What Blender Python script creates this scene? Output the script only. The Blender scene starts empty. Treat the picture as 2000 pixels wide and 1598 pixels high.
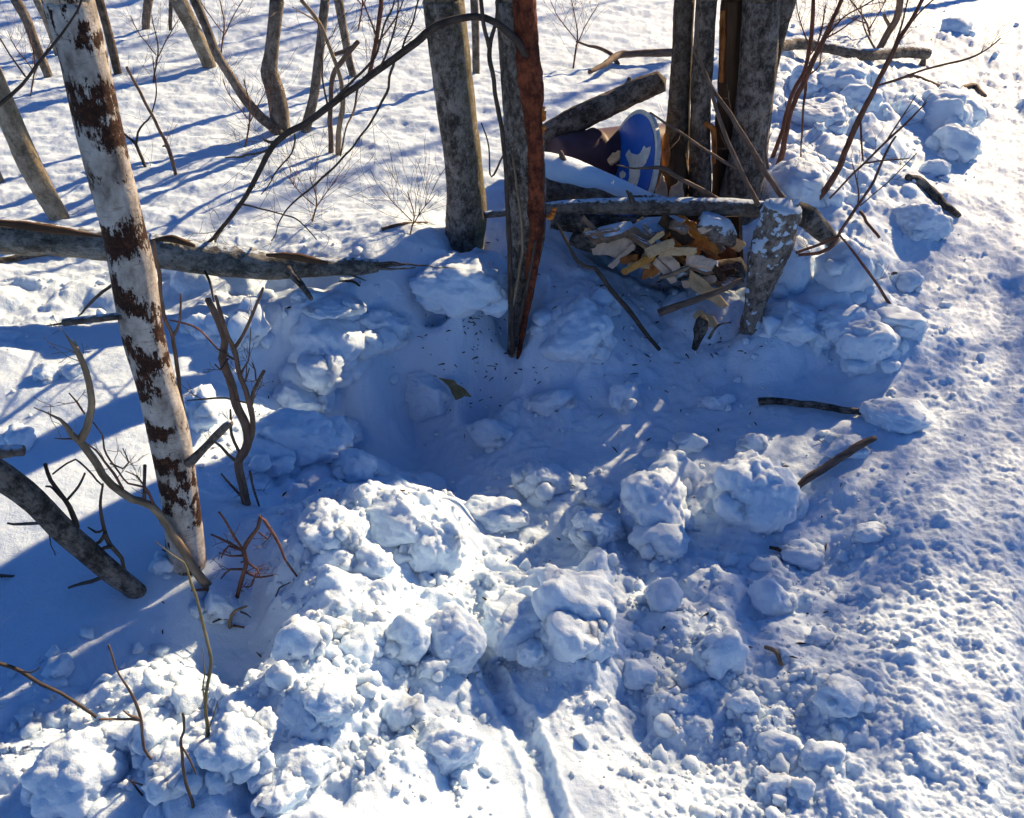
import bpy, math, random
import numpy as np
from mathutils import Vector, Matrix
R = math.radians
SC = bpy.context.scene
COL = SC.collection

# ------------------------------------------------------------------ camera, sky, sun, exposure
CAM_H, PITCH, FPX = 1.65, R(35), 1732.0          # metres, radians, focal length in pixels of a 2000 px wide frame
cam = bpy.data.cameras.new('camera'); cam_o = bpy.data.objects.new('camera', cam); COL.objects.link(cam_o)
cam_o.location = (0, 0, CAM_H); cam_o.rotation_euler = (R(90) - PITCH, 0, 0)
cam.sensor_width = 36; cam.lens = 36 * FPX / 2000; cam.clip_start = 0.02; cam.clip_end = 400
SC.camera = cam_o
SUN_AZ, SUN_EL = math.atan2(0.64, 0.77), R(26)
w = bpy.data.worlds.new('World'); SC.world = w; w.use_nodes = True
wn = w.node_tree; bg = wn.nodes['Background']; sk = wn.nodes.new('ShaderNodeTexSky')
sk.sky_type = 'NISHITA'; sk.sun_disc = False; sk.sun_elevation = SUN_EL; sk.sun_rotation = SUN_AZ
sk.air_density = 1.0; sk.dust_density = 0.0; sk.ozone_density = 10.0; sk.altitude = 800
wn.links.new(sk.outputs[0], bg.inputs[0]); bg.inputs[1].default_value = 0.058
sun = bpy.data.lights.new('sun', 'SUN'); sun.energy = 5.0; sun.angle = R(0.53); sun.color = (1, 0.725, 0.42)
sun_o = bpy.data.objects.new('sun', sun); COL.objects.link(sun_o)
sd = Vector((math.sin(SUN_AZ) * math.cos(SUN_EL), math.cos(SUN_AZ) * math.cos(SUN_EL), math.sin(SUN_EL)))
sun_o.rotation_euler = sd.to_track_quat('Z', 'Y').to_euler(); sun_o.location = sd * 20
SC.view_settings.view_transform = 'Standard'; SC.view_settings.look = 'None'
SC.view_settings.gamma = 1; SC.view_settings.exposure = 1.1
SC.cycles.max_bounces = 4; SC.cycles.diffuse_bounces = 3; SC.cycles.glossy_bounces = 1
SC.cycles.use_adaptive_sampling = True; SC.cycles.adaptive_threshold = 0.03

# ------------------------------------------------------------------ numpy noise
def hsh(ix, iy, iz, seed):
    with np.errstate(over='ignore'):
        h = ix.astype(np.int32).view(np.uint32) * np.uint32(374761393); h += iy.astype(np.int32).view(np.uint32) * np.uint32(668265263)
        h += iz.astype(np.int32).view(np.uint32) * np.uint32(2147483629); h += np.uint32(seed * 974634777 & 0xffffffff)
        h ^= h >> np.uint32(13); h *= np.uint32(1274126177); h ^= h >> np.uint32(16); h *= np.uint32(2246822519); h ^= h >> np.uint32(15)
    return (h & np.uint32(0xffffff)).astype(np.float32) * np.float32(1 / 0xffffff)
def fade(t): return t * t * t * (t * (t * 6 - 15) + 10)
def vnoise(x, y, z=None, seed=0):
    """smooth value noise in -1..1"""
    x = np.asarray(x); y = np.asarray(y)
    if z is None:
        ix, iy = np.floor(x), np.floor(y); fx, fy = fade(x - ix), fade(y - iy); o = np.zeros_like(ix)
        a = hsh(ix, iy, o, seed); b = hsh(ix + 1, iy, o, seed); c = hsh(ix, iy + 1, o, seed); d = hsh(ix + 1, iy + 1, o, seed)
        return ((a + (b - a) * fx) * (1 - fy) + (c + (d - c) * fx) * fy) * 2 - 1
    z = np.asarray(z)
    ix, iy, iz = np.floor(x), np.floor(y), np.floor(z); fx, fy, fz = fade(x - ix), fade(y - iy), fade(z - iz)
    def lay(k):
        a = hsh(ix, iy, iz + k, seed); b = hsh(ix + 1, iy, iz + k, seed); c = hsh(ix, iy + 1, iz + k, seed); d = hsh(ix + 1, iy + 1, iz + k, seed)
        return (a + (b - a) * fx) * (1 - fy) + (c + (d - c) * fx) * fy
    l0 = lay(0)
    return (l0 + (lay(1) - l0) * fz) * 2 - 1
def fbm(x, y, z=None, seed=0, oct=4, gain=0.5):
    s, a, n = 0, 1, 0
    for k in range(oct):
        f = 2.03 ** k
        s = s + a * vnoise(x * f + 7.1 * k, y * f + 3.3 * k, None if z is None else z * f + 1.7 * k, seed + k); n += a; a *= gain
    return s / n
def pack(x, y, cell, seed, dens, jit=0.9):
    """heap of rounded lumps: height (m) of the highest dome over each point; dens (array 0..1) decides how many cells hold one"""
    wx = x + 0.22 * cell * vnoise(x / cell * 2.3, y / cell * 2.3, None, seed + 11); wy = y + 0.22 * cell * vnoise(x / cell * 2.3, y / cell * 2.3, None, seed + 12)
    gx, gy = np.floor(wx / cell), np.floor(wy / cell); out = np.zeros_like(x); o = np.zeros_like(gx)
    for i in (-1, 0, 1):
        for j in (-1, 0, 1):
            cx, cy = gx + i, gy + j
            px = (cx + 0.5 + jit * (hsh(cx, cy, o, seed) - 0.5)) * cell; py = (cy + 0.5 + jit * (hsh(cx, cy, o, seed + 1) - 0.5)) * cell
            r = cell * (0.28 + 0.62 * hsh(cx, cy, o, seed + 2) ** 1.6)
            asp = 0.65 + 0.7 * hsh(cx, cy, o, seed + 3); keep = np.clip((dens - hsh(cx, cy, o, seed + 4)) / .2, 0, 1)
            dd = ((wx - px) ** 2 * asp + (wy - py) ** 2 / asp) / (r * r)
            out = np.maximum(out, keep * r * np.sqrt(np.clip(1 - dd, 0, 1)) * (0.6 + 0.5 * hsh(cx, cy, o, seed + 5)))
    return out
def sstep(a, b, x):
    t = np.clip((x - a) / (b - a), 0, 1); return t * t * (3 - 2 * t)

# ------------------------------------------------------------------ reading places off the photograph (pixels of the 2000 x 1598 frame -> metres)
CP, SP = math.cos(PITCH), math.sin(PITCH)
def ray(px, py):
    u, v = px - 1000.0, 799.0 - py
    return Vector((u, FPX * CP + v * SP, -(FPX * SP - v * CP)))
def at_z(px, py, z):
    r = ray(px, py); return Vector((0, 0, CAM_H)) + r * ((z - CAM_H) / r.z)
def at_y(px, py, Y):
    r = ray(px, py); return Vector((0, 0, CAM_H)) + r * (Y / r.y)
def scale_at(p):                                   # metres per pixel at point p
    return (p.y * CP + (CAM_H - p.z) * SP) / FPX

# ------------------------------------------------------------------ snow relief
CTRL = """2000 0 0;2000 200 0;2000 400 0;2000 800 0;2000 1200 0;2000 1598 0;1880 600 0;1850 800 0;1820 980 .015;1750 1300 0;1700 1598 0;1930 150 .02
1830 90 .12;1700 40 .24;1640 190 .23;1590 290 .24;1700 300 .2;1790 320 .09;1620 430 .2;1690 500 .12;1760 560 .03;1600 560 .12;1560 640 .06;1650 640 .09;1720 690 .06;1640 750 -.03;1700 800 -.01
1400 480 .1;1300 500 .08;1200 530 .08;1465 672 0;1380 660 -.02;1280 680 -.04;1150 560 .13;1090 600 .13;1050 660 .06;1060 740 -.08;1330 590 .0
1300 250 .3;1150 200 .33;1090 420 .24;1250 100 .34;1450 80 .32;1300 0 .36;1600 0 .3
500 0 .42;100 0 .42;0 200 .34;300 200 .34;700 200 .34;900 100 .36;700 400 .29;500 400 .29;200 400 .29;0 400 .29;0 560 .26;150 600 .23;1000 300 .3
870 480 .28;870 530 .24;760 535 .27;650 570 .25;560 570 .24;500 575 .22;905 500 .29;905 530 .27;875 515 .29;935 510 .26;905 565 .22;905 615 .13;868 590 .18;935 565 .17;985 470 .22
880 750 -.2;800 815 -.23;720 860 -.22;640 820 -.13;570 800 -.02;525 660 .16;520 760 .05;600 650 .18;690 640 .17;780 640 .10;850 640 .05
955 570 .1;945 680 -.13;1005 700 -.1;930 780 -.2
900 850 -.24;950 950 -.22;1000 800 -.17;1100 820 -.16;1120 720 -.05;1250 760 -.1;1400 750 -.08;1500 780 -.06;1250 880 -.16;1400 880 -.12;1560 890 -.06
1100 960 -.17;1000 1050 -.17;950 1140 -.13;1150 1090 -.13;1350 1090 -.11;1550 1080 -.11;1660 1160 -.08;1740 1080 -.03;1620 1240 -.07;1760 1200 -.02;1250 1200 -.07;1350 1300 -.05;1500 1320 -.05;1250 1370 -.06;1400 1500 -.03
600 990 .1;680 975 .12;780 965 .11;850 990 .08;890 1080 .02;750 1090 .13;600 1130 .16;660 1240 .19;760 1250 .15;840 1360 .07;690 1400 .18;590 1250 .17;590 1370 .16;600 1500 .19;520 1560 .19;800 1550 .14;880 1470 .08;740 1598 .19;935 1300 -.03;1000 1450 .04
1110 1400 .03;1220 1460 0;1150 1290 .03;1110 1190 .02;1040 1150 -.02;1300 1598 .05;1060 1598 .07
500 900 .1;450 950 .15;600 870 .08;700 930 -.03;380 1110 .15;250 1150 .17;100 1150 .18;0 1000 .2;100 1000 .2;250 900 .2;100 800 .23;250 700 .23;400 700 .19;400 800 .17;0 700 .25;480 640 .2
0 1300 .16;200 1300 .16;400 1250 .07;490 1180 .06;480 1360 .01;525 1290 .0;430 1330 .03;300 1450 .15;100 1500 .16;0 1598 .17;300 1598 .17"""
_c = []
for tok in CTRL.replace('\n', ';').split(';'):
    a, b, z = map(float, tok.split()); p = at_z(a, b, z); _c.append((p.x, p.y, z))
_c += [(-9, 14, .9), (0, 15, .8), (7, 14, .45), (12, 9, .2), (-9, 7, .55), (-6, 2, .3), (-3, .4, .15), (0, .6, .09), (-.5, .7, .2), (3, .4, 0), (5, 3, .02), (-1, .5, .2), (4.2, 6, .05), (-14, 28, 2), (0, 30, 1.8), (14, 28, 1.2), (8, 0, 0), (-8, 0, .3), (0, -2, 0)]
_c = np.array(_c)
def _phi(d2): return np.sqrt(d2 + 0.008)
_A = _phi((_c[:, None, 0] - _c[None, :, 0]) ** 2 + (_c[:, None, 1] - _c[None, :, 1]) ** 2) 
_n = len(_c); _P = np.c_[np.ones(_n), _c[:, :2]]
_M = np.block([[_A - 0.004 * np.eye(_n), _P], [_P.T, np.zeros((3, 3))]])
_W = np.linalg.solve(_M, np.r_[_c[:, 2], 0, 0, 0])
def macro(x, y):
    x = np.asarray(x, float); y = np.asarray(y, float); s = _W[_n] + _W[_n + 1] * x + _W[_n + 2] * y
    for k in range(_n): s = s + _W[k] * _phi((x - _c[k, 0]) ** 2 + (y - _c[k, 1]) ** 2)
    return s
# how broken the snow is: pixel, big lumps, fist-sized lumps, crumbs
ROUGH = """2000 0 0 .15 .9;2000 600 0 .08 .75;2000 1200 0 .12 .85;1900 900 0 .1 .85;1960 300 0 .12 .9;1900 400 0 .15 .9;1930 1350 0 .2 .9;1850 1200 .03 .25 .9;1700 1300 .2 .7 1;1600 1500 .08 .6 1;1900 1550 .03 .3 .9;1870 500 .02 .15 .75;1830 700 .05 .25 .85;1720 1000 .1 .4 .8;1620 1180 .15 .4 .7
1750 200 .6 .6 .7;1600 250 .8 .6 .5;1650 400 .8 .6 .5;1680 600 .7 .6 .5;1560 600 .7 .4 .3;1880 150 .3 .4 .8;1650 750 .2 .3 .2
700 100 .0 .0 .25;300 300 .0 .0 .25;100 100 .0 .0 .2;1200 100 .0 .0 .3;600 450 0 .0 .4;100 550 .05 .05 .35;800 450 .0 .1 .3;1500 60 .05 .05 .2;700 300 0 0 .12;1000 250 0 0 .15;450 200 0 0 .1
100 700 .4 .3 .4;250 800 .1 .1 .1;100 1200 0 .03 .03;400 1200 .05 .05 .03;250 1000 0 .03 .05;420 900 .3 .3 .2;450 680 .5 .3 .2
650 700 .45 .4 .12;800 650 .35 .25 .1;720 760 .4 .3 .1;900 800 .4 .35 .2;1050 700 .5 .45 .25;1200 750 .3 .35 .25;1400 780 .2 .25 .15;1550 800 .2 .25 .2;950 900 .3 .4 .15;1250 900 .5 .6 .25;1450 950 .4 .5 .3
1000 1030 .5 .7 .5;1150 1030 .7 .8 .5;1350 1060 .6 .7 .5;1550 1080 .4 .6 .6;600 880 .7 .7 .4;700 950 .5 .5 .3
700 1050 .8 .9 .6;650 1200 .7 .9 .6;750 1300 .6 .9 .6;850 1100 .6 .7 .5;650 1450 .7 .9 .6;850 1500 .5 .8 .7;950 1450 .0 .1 .5;1000 1550 .0 .08 .5;1060 1350 .0 .12 .5;1120 1420 .02 .18 .6;1090 1570 0 .08 .5;920 1560 .1 .3 .5;1000 1250 .5 .6 .6;1150 1300 .5 .6 .8;1180 1500 .03 .2 .6;1300 1300 .35 .8 .9;1450 1350 .2 .9 1;1350 1500 .05 .6 1;1450 1480 .05 .7 1;1250 1590 .0 .25 .7;1550 1250 .3 .8 1
300 1480 .7 .7 .4;100 1480 .5 .6 .3;150 1350 .1 .15 .4;400 1500 .8 .7 .4;500 1400 .5 .5 .3;30 1300 .05 .05 .05;200 1590 .5 .5 .3"""
_r = []
for tok in ROUGH.replace('\n', ';').split(';'):
    a, b, B, M, F = map(float, tok.split()); p = at_z(a, b, .05); _r.append((p.x, p.y, B, M, F))
_r += [(-9, 14, .1, .1, .2), (0, 15, .1, .1, .2), (9, 12, .1, .1, .5), (-4, 2, .1, .1, .2), (4, 3, .1, .3, 1), (0, .5, .1, .5, 1), (-2, .4, .2, .3, .3), (3, .5, .1, .4, 1)]
_r = np.array(_r)
def rough(x, y):
    ws = 0; a = [0, 0, 0]
    for k in range(len(_r)):
        q = 1 / (((x - _r[k, 0]) ** 2 + (y - _r[k, 1]) ** 2) / (0.02 + 0.05 * _r[k, 1] ** 2) + 0.02) ** 2.2; ws = ws + q
        for j in range(3): a[j] = a[j] + q * _r[k, 2 + j]
    return [v / ws for v in a]
GROOVE = [at_z(*q, .02) for q in ((935, 1270), (975, 1350), (1020, 1420), (1050, 1510), (1072, 1598), (1090, 1700), (1100, 1850))]
def line_dist(x, y, pts):
    best = np.full_like(x, 9.0)
    for a, b in zip(pts[:-1], pts[1:]):
        dx, dy = b.x - a.x, b.y - a.y; L2 = dx * dx + dy * dy
        t = np.clip(((x - a.x) * dx + (y - a.y) * dy) / L2, 0, 1)
        best = np.minimum(best, np.hypot(x - a.x - t * dx, y - a.y - t * dy))
    return best
PATH_EDGE = [at_z(*q, 0) for q in ((1925, -150), (1900, 30), (1880, 200), (1850, 420), (1800, 600), (1760, 780), (1690, 960), (1640, 1130), (1590, 1350), (1480, 1598), (1300, 2200))]
def path_side(x, y):
    """metres to the trail side of the trail's edge (positive on the trail)"""
    ys = np.array([p.y for p in PATH_EDGE][::-1]); xs = np.array([p.x for p in PATH_EDGE][::-1])
    return x - np.interp(y, ys, xs)
def base_fields(x, y):
    B, M, F = rough(x, y)
    wx = x + 0.03 * fbm(x * 6, y * 6, None, 5, 2); wy = y + 0.03 * fbm(x * 6, y * 6, None, 8, 2)
    return macro(wx, wy), B, M, F
def relief(x, y, fields=None):
    """height of the snow surface"""
    x = np.asarray(x); y = np.asarray(y)
    h, B, M, F = fields or base_fields(x, y)
    B = np.clip(B * 1.08 - .08, 0, 1); M = np.clip(M * 1.08 - .08, 0, 1)
    h = h + 0.035 * fbm(x * 3.2, y * 3.2, None, 21, 3) * (0.25 + B)
    h = h + 0.012 * fbm(x * 1.6, y * 2.4, None, 31, 3) + (0.013 * fbm(x * 7, y * 11, None, 33, 4) + .007 * fbm(x * 19, y * 26, None, 34, 3)) * (1 - 0.6 * F) * sstep(2.2, 3.2, y) + .006 * fbm(x * 7, y * 11, None, 33, 3) * (1 - .6 * F)
    var = 0.22 + 1.1 * sstep(-.35, .45, fbm(x * 4, y * 4, None, 35, 3))       # patches of coarser and finer debris
    h = h + 0.085 * B * np.abs(fbm(x * 4.5, y * 4.5, None, 36, 3)) + .05 * M * np.abs(fbm(x * 10, y * 10, None, 38, 3))
    h = h + 0.5 * pack(x, y, 0.2, 41, B * 0.6) + 0.03 * B * fbm(x * 8, y * 8, None, 44, 4)
    h = h + var * (0.42 * pack(x, y, 0.095, 51, M * 0.6) + 0.36 * pack(x, y, 0.05, 61, M * .65) * (0.3 + 0.7 * M))
    h = h + var * (0.4 * pack(x, y, 0.026, 71, np.clip(F * .6, 0, .6)) * sstep(0.05, 0.6, F) * (.45 + .55 * sstep(.1, .5, M)) + 0.42 * pack(x, y, 0.013, 81, np.clip(F * .8, 0, .75)) * sstep(0.1, 0.7, F))
    h = h + (0.006 * fbm(x * 26, y * 26, None, 93, 3) + 0.004 * fbm(x * 60, y * 60, None, 91, 3)) * (0.12 + F * .6 + .4 * M)
    d = line_dist(x, y, GROOVE) + 0.006 * vnoise(x * 25, y * 25, None, 3) + .007 * fbm(x * 60, y * 60, None, 13, 2)
    h = h - 0.022 * (1 - sstep(0.014, 0.04, d)) + 0.012 * np.exp(-((d - .03) / .012) ** 2)
    ps = path_side(x, y)
    on = sstep(0.15, .5, ps)
    h = h + sstep(-.1, .2, ps) * (.0055 * fbm(x * 34, y * 34, None, 95, 3) + .0045 * np.abs(fbm(x * 75, y * 75, None, 97, 2)) + .3 * pack(x, y, .017, 99, np.full_like(x, .55)))
    for off, dep, wd in ((.32, .022, .04), (.5, .03, .035), (.66, .02, .03), (.95, .02, .04), (1.25, .02, .06), (1.6, .015, .07)):
        h = h - on * dep * np.exp(-((ps - off - .02 * vnoise(y * 2, y * 0, None, 4)) / wd) ** 2)
    return h
_T = np.concatenate([np.linspace(.25, 1, 40)])
def on_snow(px, py):
    """where the line of sight through a pixel of the photograph meets the snow"""
    r = ray(px, py); o = Vector((0, 0, CAM_H))
    t = np.linspace(0.6, 9, 700) / FPX if r.z < -360 else np.linspace(1.5, 22, 1200) / FPX
    xs, ys, zs = t * r.x, t * r.y, CAM_H + t * r.z
    d = zs - macro(xs, ys)
    k = int(np.argmax(d < 0)) if (d < 0).any() else len(t) - 1
    return Vector((xs[k], ys[k], float(relief(xs[k:k + 1], ys[k:k + 1])[0])))

# ------------------------------------------------------------------ materials
class NT:
    def __init__(s, name):
        s.m = bpy.data.materials.new(name); s.m.use_nodes = True; s.t = s.m.node_tree; s.b = s.t.nodes['Principled BSDF']; s.b.inputs['Roughness'].default_value = 0.85
        s.b.inputs['Specular IOR Level'].default_value = 0.25
    def n(s, t, **k):
        o = s.t.nodes.new(t)
        for a, v in k.items(): setattr(o, a, v)
        return o
    def L(s, a, b): s.t.links.new(a, b)
    def attr(s): return s.n('ShaderNodeAttribute', attribute_name='bark').outputs['Vector']
    def obj(s): return s.n('ShaderNodeTexCoord').outputs['Object']
    def mapv(s, v, sc, loc=(0, 0, 0)):
        o = s.n('ShaderNodeMapping'); o.inputs['Scale'].default_value = sc; o.inputs['Location'].default_value = loc; s.L(v, o.inputs[0]); return o.outputs[0]
    def noise(s, v, scale, det=4, rough=.55, dist=0):
        o = s.n('ShaderNodeTexNoise'); o.inputs['Scale'].default_value = scale; o.inputs['Detail'].default_value = det; o.inputs['Roughness'].default_value = rough; o.inputs['Distortion'].default_value = dist
        s.L(v, o.inputs['Vector']); return o.outputs[0]
    def ramp(s, f, stops, interp='LINEAR'):
        o = s.n('ShaderNodeValToRGB'); o.color_ramp.interpolation = interp; e = o.color_ramp.elements
        while len(e) < len(stops): e.new(.5)
        for q, (p, c) in zip(e, stops): q.position = p; q.color = (*c, 1) if not isinstance(c, (int, float)) else (c, c, c, 1)
        s.L(f, o.inputs[0]); return o.outputs[0]
    def mix(s, f, a, b, mode='MIX'):
        o = s.n('ShaderNodeMix', data_type='RGBA', blend_type=mode)
        for v, i in ((f, 0), (a, 6), (b, 7)):
            if isinstance(v, (int, float)): o.inputs[i].default_value = v if i == 0 else (v, v, v, 1)
            elif isinstance(v, tuple): o.inputs[i].default_value = (*v, 1)
            else: s.L(v, o.inputs[i])
        return o.outputs[2]
    def math(s, op, a, b=0.0):
        o = s.n('ShaderNodeMath', operation=op)
        for v, i in ((a, 0), (b, 1)):
            if isinstance(v, (int, float)): o.inputs[i].default_value = v
            else: s.L(v, o.inputs[i])
        return o.outputs[0]
    def color(s, c):
        if isinstance(c, tuple): s.b.inputs['Base Color'].default_value = (*c, 1)
        else: s.L(c, s.b.inputs['Base Color'])
    def bump(s, h, st=.5, d=.01):
        o = s.n('ShaderNodeBump'); o.inputs['Strength'].default_value = st; o.inputs['Distance'].default_value = d; s.L(h, o.inputs['Height']); s.L(o.outputs[0], s.b.inputs['Normal'])
    def upmask(s, lo, hi, scale=40, amt=.5):
        """snow lying on what faces up"""
        g = s.n('ShaderNodeNewGeometry'); sp = s.n('ShaderNodeSeparateXYZ'); s.L(g.outputs['Normal'], sp.inputs[0])
        nz = s.noise(s.obj(), scale, 4)
        f = s.math('ADD', sp.outputs[2], s.math('MULTIPLY', s.math('SUBTRACT', nz, .5), amt * 2))
        return s.ramp(f, [(lo, 0.0), (hi, 1.0)])
SNOWC = (.58, .715, .885)
def snow_mat():
    k = NT('snow'); v = k.obj()
    n1 = k.noise(v, 260, 3, .6); n2 = k.noise(v, 70, 3, .6)
    tone = k.ramp(k.noise(v, 2.2, 4), [(.3, (.55, .695, .87)), (.7, (.585, .725, .895))])
    k.color(tone)
    b = k.b.inputs; b['Roughness'].default_value = .7; b['Specular IOR Level'].default_value = .3
    b['Subsurface Weight'].default_value = .6; b['Subsurface Radius'].default_value = (1, .85, .7); b['Subsurface Scale'].default_value = .028
    k.bump(k.math('ADD', k.math('MULTIPLY', n1, .5), n2), .55, .006)
    return k.m
def birch_mat():
    k = NT('birch_bark'); v = k.attr()
    wv = k.mapv(v, (1, 1, .55)); base = k.ramp(k.noise(wv, 26, 5, .65), [(.32, (.14, .122, .112)), (.47, (.35, .325, .305)), (.66, (.55, .53, .51))])
    lent = k.ramp(k.noise(k.mapv(v, (22, 22, 190)), 1, 3, .6), [(.58, 0.0), (.66, 1.0)]); base = k.mix(k.math('MULTIPLY', lent, .55), base, (.2, .16, .14))
    pat = k.math('ADD', k.noise(k.mapv(v, (7.5, 7.5, 12.5), (3.3, 1.2, 0.35)), 1, 2, .5), k.math('MULTIPLY', k.math('SUBTRACT', k.noise(k.mapv(v, (80, 80, 34)), 1, 5, .78), .5), .62))
    pm = k.ramp(pat, [(.505, 0.0), (.53, 1.0)])
    dark = k.ramp(k.noise(v, 110, 4, .7), [(.32, (.012, .006, .005)), (.55, (.04, .016, .01)), (.78, (.16, .065, .035))])
    k.color(k.mix(pm, base, dark)); k.bump(k.math('SUBTRACT', k.noise(v, 150, 4, .7), k.math('MULTIPLY', pm, .8)), .7, .004); return k.m
def grey_bark(name, c0, c1, c2, moss=None, mossx=1.0, sc=1.0, dust=None, blot=.5):
    k = NT(name); v = k.attr()
    f = k.noise(k.mapv(v, (1, 1, .8)), 48 * sc, 6, .75, .3); base = k.ramp(f, [(.3, c0), (.46, c1), (.64, c2)])
    pale = k.ramp(k.noise(k.mapv(v, (1, 1, .75), (4, 2, 7)), 17 * sc, 5, .8), [(.48, 0.0), (.59, 1.0)]); base = k.mix(k.math('MULTIPLY', pale, .7), base, tuple(min(1, q * 1.35) for q in c2))
    bl = k.ramp(k.noise(k.mapv(v, (1, 1, .7)), 13 * sc, 6, .8), [(.5, 0.0), (.6, 1.0)]); base = k.mix(k.math('MULTIPLY', bl, blot), base, c0)
    crack = k.noise(k.mapv(v, (1, 1, .2)), 100 * sc, 6, .75)
    base = k.mix(k.ramp(crack, [(.54, 0.0), (.68, .6)]), base, (c0[0] * .5, c0[1] * .5, c0[2] * .5))
    if moss:
        sp = k.n('ShaderNodeSeparateXYZ'); k.L(v, sp.inputs[0])
        mf = k.math('ADD', k.math('MULTIPLY', sp.outputs[0], mossx), k.noise(v, 90, 5, .8)); base = k.mix(k.ramp(mf, [(.6, 0.0), (.72, .85)]), base, moss)
    if dust: base = k.mix(k.upmask(*dust), base, SNOWC)
    k.color(base); k.bump(k.math('ADD', k.math('MULTIPLY', f, .9), k.math('MULTIPLY', crack, .8)), 1.0, .01 / sc); return k.m
def plain(name, c0, c1, sc=60, rough=.8, bump=.5, stretch=(1, 1, .25), dust=None, coord='attr', bd=.004):
    k = NT(name); v = k.attr() if coord == 'attr' else k.obj(); f = k.noise(k.mapv(v, stretch), sc, 5, .65)
    col = k.ramp(f, [(.32, c0), (.68, c1)])
    if dust: col = k.mix(k.upmask(*dust), col, SNOWC)
    k.color(col); k.b.inputs['Roughness'].default_value = rough; k.bump(f, bump, bd); return k.m
M = dict(
    snow=snow_mat(), birch=birch_mat(),
    lichen=grey_bark('lichen_bark', (.016, .013, .011), (.12, .1, .085), (.31, .275, .245), (.2, .17, .085), 3.2, blot=.8),
    redgrey=grey_bark('weathered_bark', (.015, .011, .01), (.1, .082, .07), (.28, .245, .22), blot=.8),
    redwood=grey_bark('stripped_red_wood', (.016, .007, .005), (.11, .026, .013), (.26, .07, .03), sc=.9, blot=.6),
    cluster=grey_bark('brown_grey_bark', (.014, .01, .008), (.09, .07, .057), (.24, .2, .17), blot=.7),
    brownbark=grey_bark('dark_brown_bark', (.022, .016, .012), (.08, .058, .042), (.16, .125, .1)),
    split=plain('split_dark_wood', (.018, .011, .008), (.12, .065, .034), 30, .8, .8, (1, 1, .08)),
    stump=grey_bark('weathered_stump_wood', (.018, .014, .012), (.13, .108, .095), (.27, .245, .225), sc=1.0, dust=(.14, .24, 30, .8)),
    log=grey_bark('mossy_log_bark', (.03, .028, .025), (.13, .13, .12), (.27, .27, .25), (.2, .13, .06), -3.5, blot=.7, dust=(.9, 1.05, 50, .3)),
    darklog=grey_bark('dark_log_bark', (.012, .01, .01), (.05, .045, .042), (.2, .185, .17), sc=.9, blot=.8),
    pole=grey_bark('pole_bark', (.022, .017, .015), (.09, .072, .062), (.19, .165, .15), dust=(.75, .95, 60, .5)),
    bgbark=grey_bark('far_trunk_bark', (.035, .029, .024), (.14, .115, .095), (.26, .22, .185), sc=.8, blot=.6),
    bgyellow=grey_bark('far_yellow_bark', (.07, .058, .042), (.24, .2, .15), (.38, .33, .26), (.26, .21, .12), 4, sc=.8, blot=.4),
    twig=plain('dark_twig_bark', (.03, .022, .018), (.1, .075, .06), 90),
    redtwig=plain('red_brown_twig_bark', (.06, .025, .018), (.2, .1, .07), 90),
    brown=plain('brown_stem_bark', (.07, .045, .033), (.2, .14, .11), 80),
    tan=plain('tan_stem_bark', (.13, .09, .058), (.33, .25, .17), 70),
    green=plain('olive_stem_bark', (.1, .085, .04), (.25, .21, .11), 70),
    wood=plain('pale_split_wood', (.42, .27, .14), (.7, .48, .27), 30, .7, .5, (1, .2, 1), coord='obj'),
    orange=plain('orange_split_wood', (.42, .17, .03), (.78, .4, .1), 24, .7, .6, (1, .25, 1), coord='obj', dust=(.95, 1.15, 16, .45)),
    dustwood=plain('snow_dusted_wood', (.12, .08, .055), (.3, .21, .15), 30, .8, .6, (1, .3, 1), coord='obj', dust=(.62, .85, 26, .5)),
    rot=plain('rotten_orange_wood', (.12, .03, .008), (.55, .2, .05), 50, .8, .8, (1, 1, .3), coord='obj'),
    pinkbark=plain('pale_pink_bark', (.5, .34, .25), (.76, .58, .44), 30, .75, .4, (1, 1, .4), coord='obj'),
    maroon=plain('dull_maroon_shell', (.06, .03, .037), (.1, .055, .066), 9, .5, .15, (1, 1, 1), coord='obj'),
    signblue=plain('faded_blue_film', (.012, .09, .42), (.02, .13, .52), 14, .35, .1, (1, 1, 1), coord='obj'),
    signpale=plain('pale_grey_film', (.5, .5, .46), (.68, .68, .64), 40, .6, .3, (1, 1, 1), coord='obj'),
    signrim=plain('sign_metal', (.5, .5, .46), (.68, .67, .63), 40, .45, .2, (1, 1, 1), coord='obj'),
    gapshade=plain('pile_gap_shade', (.006, .004, .003), (.03, .018, .012), 30, .9, .8, (1, .3, 1), coord='obj'),  # near-black colour stands for the shade between pieces of the pile
    fungus=plain('orange_fungus', (.4, .09, .01), (.75, .27, .04), 60, .6, .6, (1, 1, 1), coord='obj'),
)

# ------------------------------------------------------------------ mesh and object helpers
def mesh_np(name, V, Fc, mat, bark=None, flat=False):
    """V n x 3, Fc m x 3 or m x 4 integer array"""
    me = bpy.data.meshes.new(name); V = np.ascontiguousarray(V, np.float32); Fc = np.ascontiguousarray(Fc, np.int32); k = Fc.shape[1]
    me.vertices.add(len(V)); me.vertices.foreach_set('co', V.ravel())
    me.loops.add(Fc.size); me.loops.foreach_set('vertex_index', Fc.ravel())
    me.polygons.add(len(Fc)); me.polygons.foreach_set('loop_start', np.arange(0, Fc.size, k, dtype=np.int32))
    if bark is not None:
        a = me.attributes.new('bark', 'FLOAT_VECTOR', 'POINT'); a.data.foreach_set('vector', np.ascontiguousarray(bark, np.float32).ravel())
    me.update(calc_edges=True); me.validate()
    me.polygons.foreach_set('use_smooth', np.full(len(Fc), not flat)); me.materials.append(mat); return me
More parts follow.
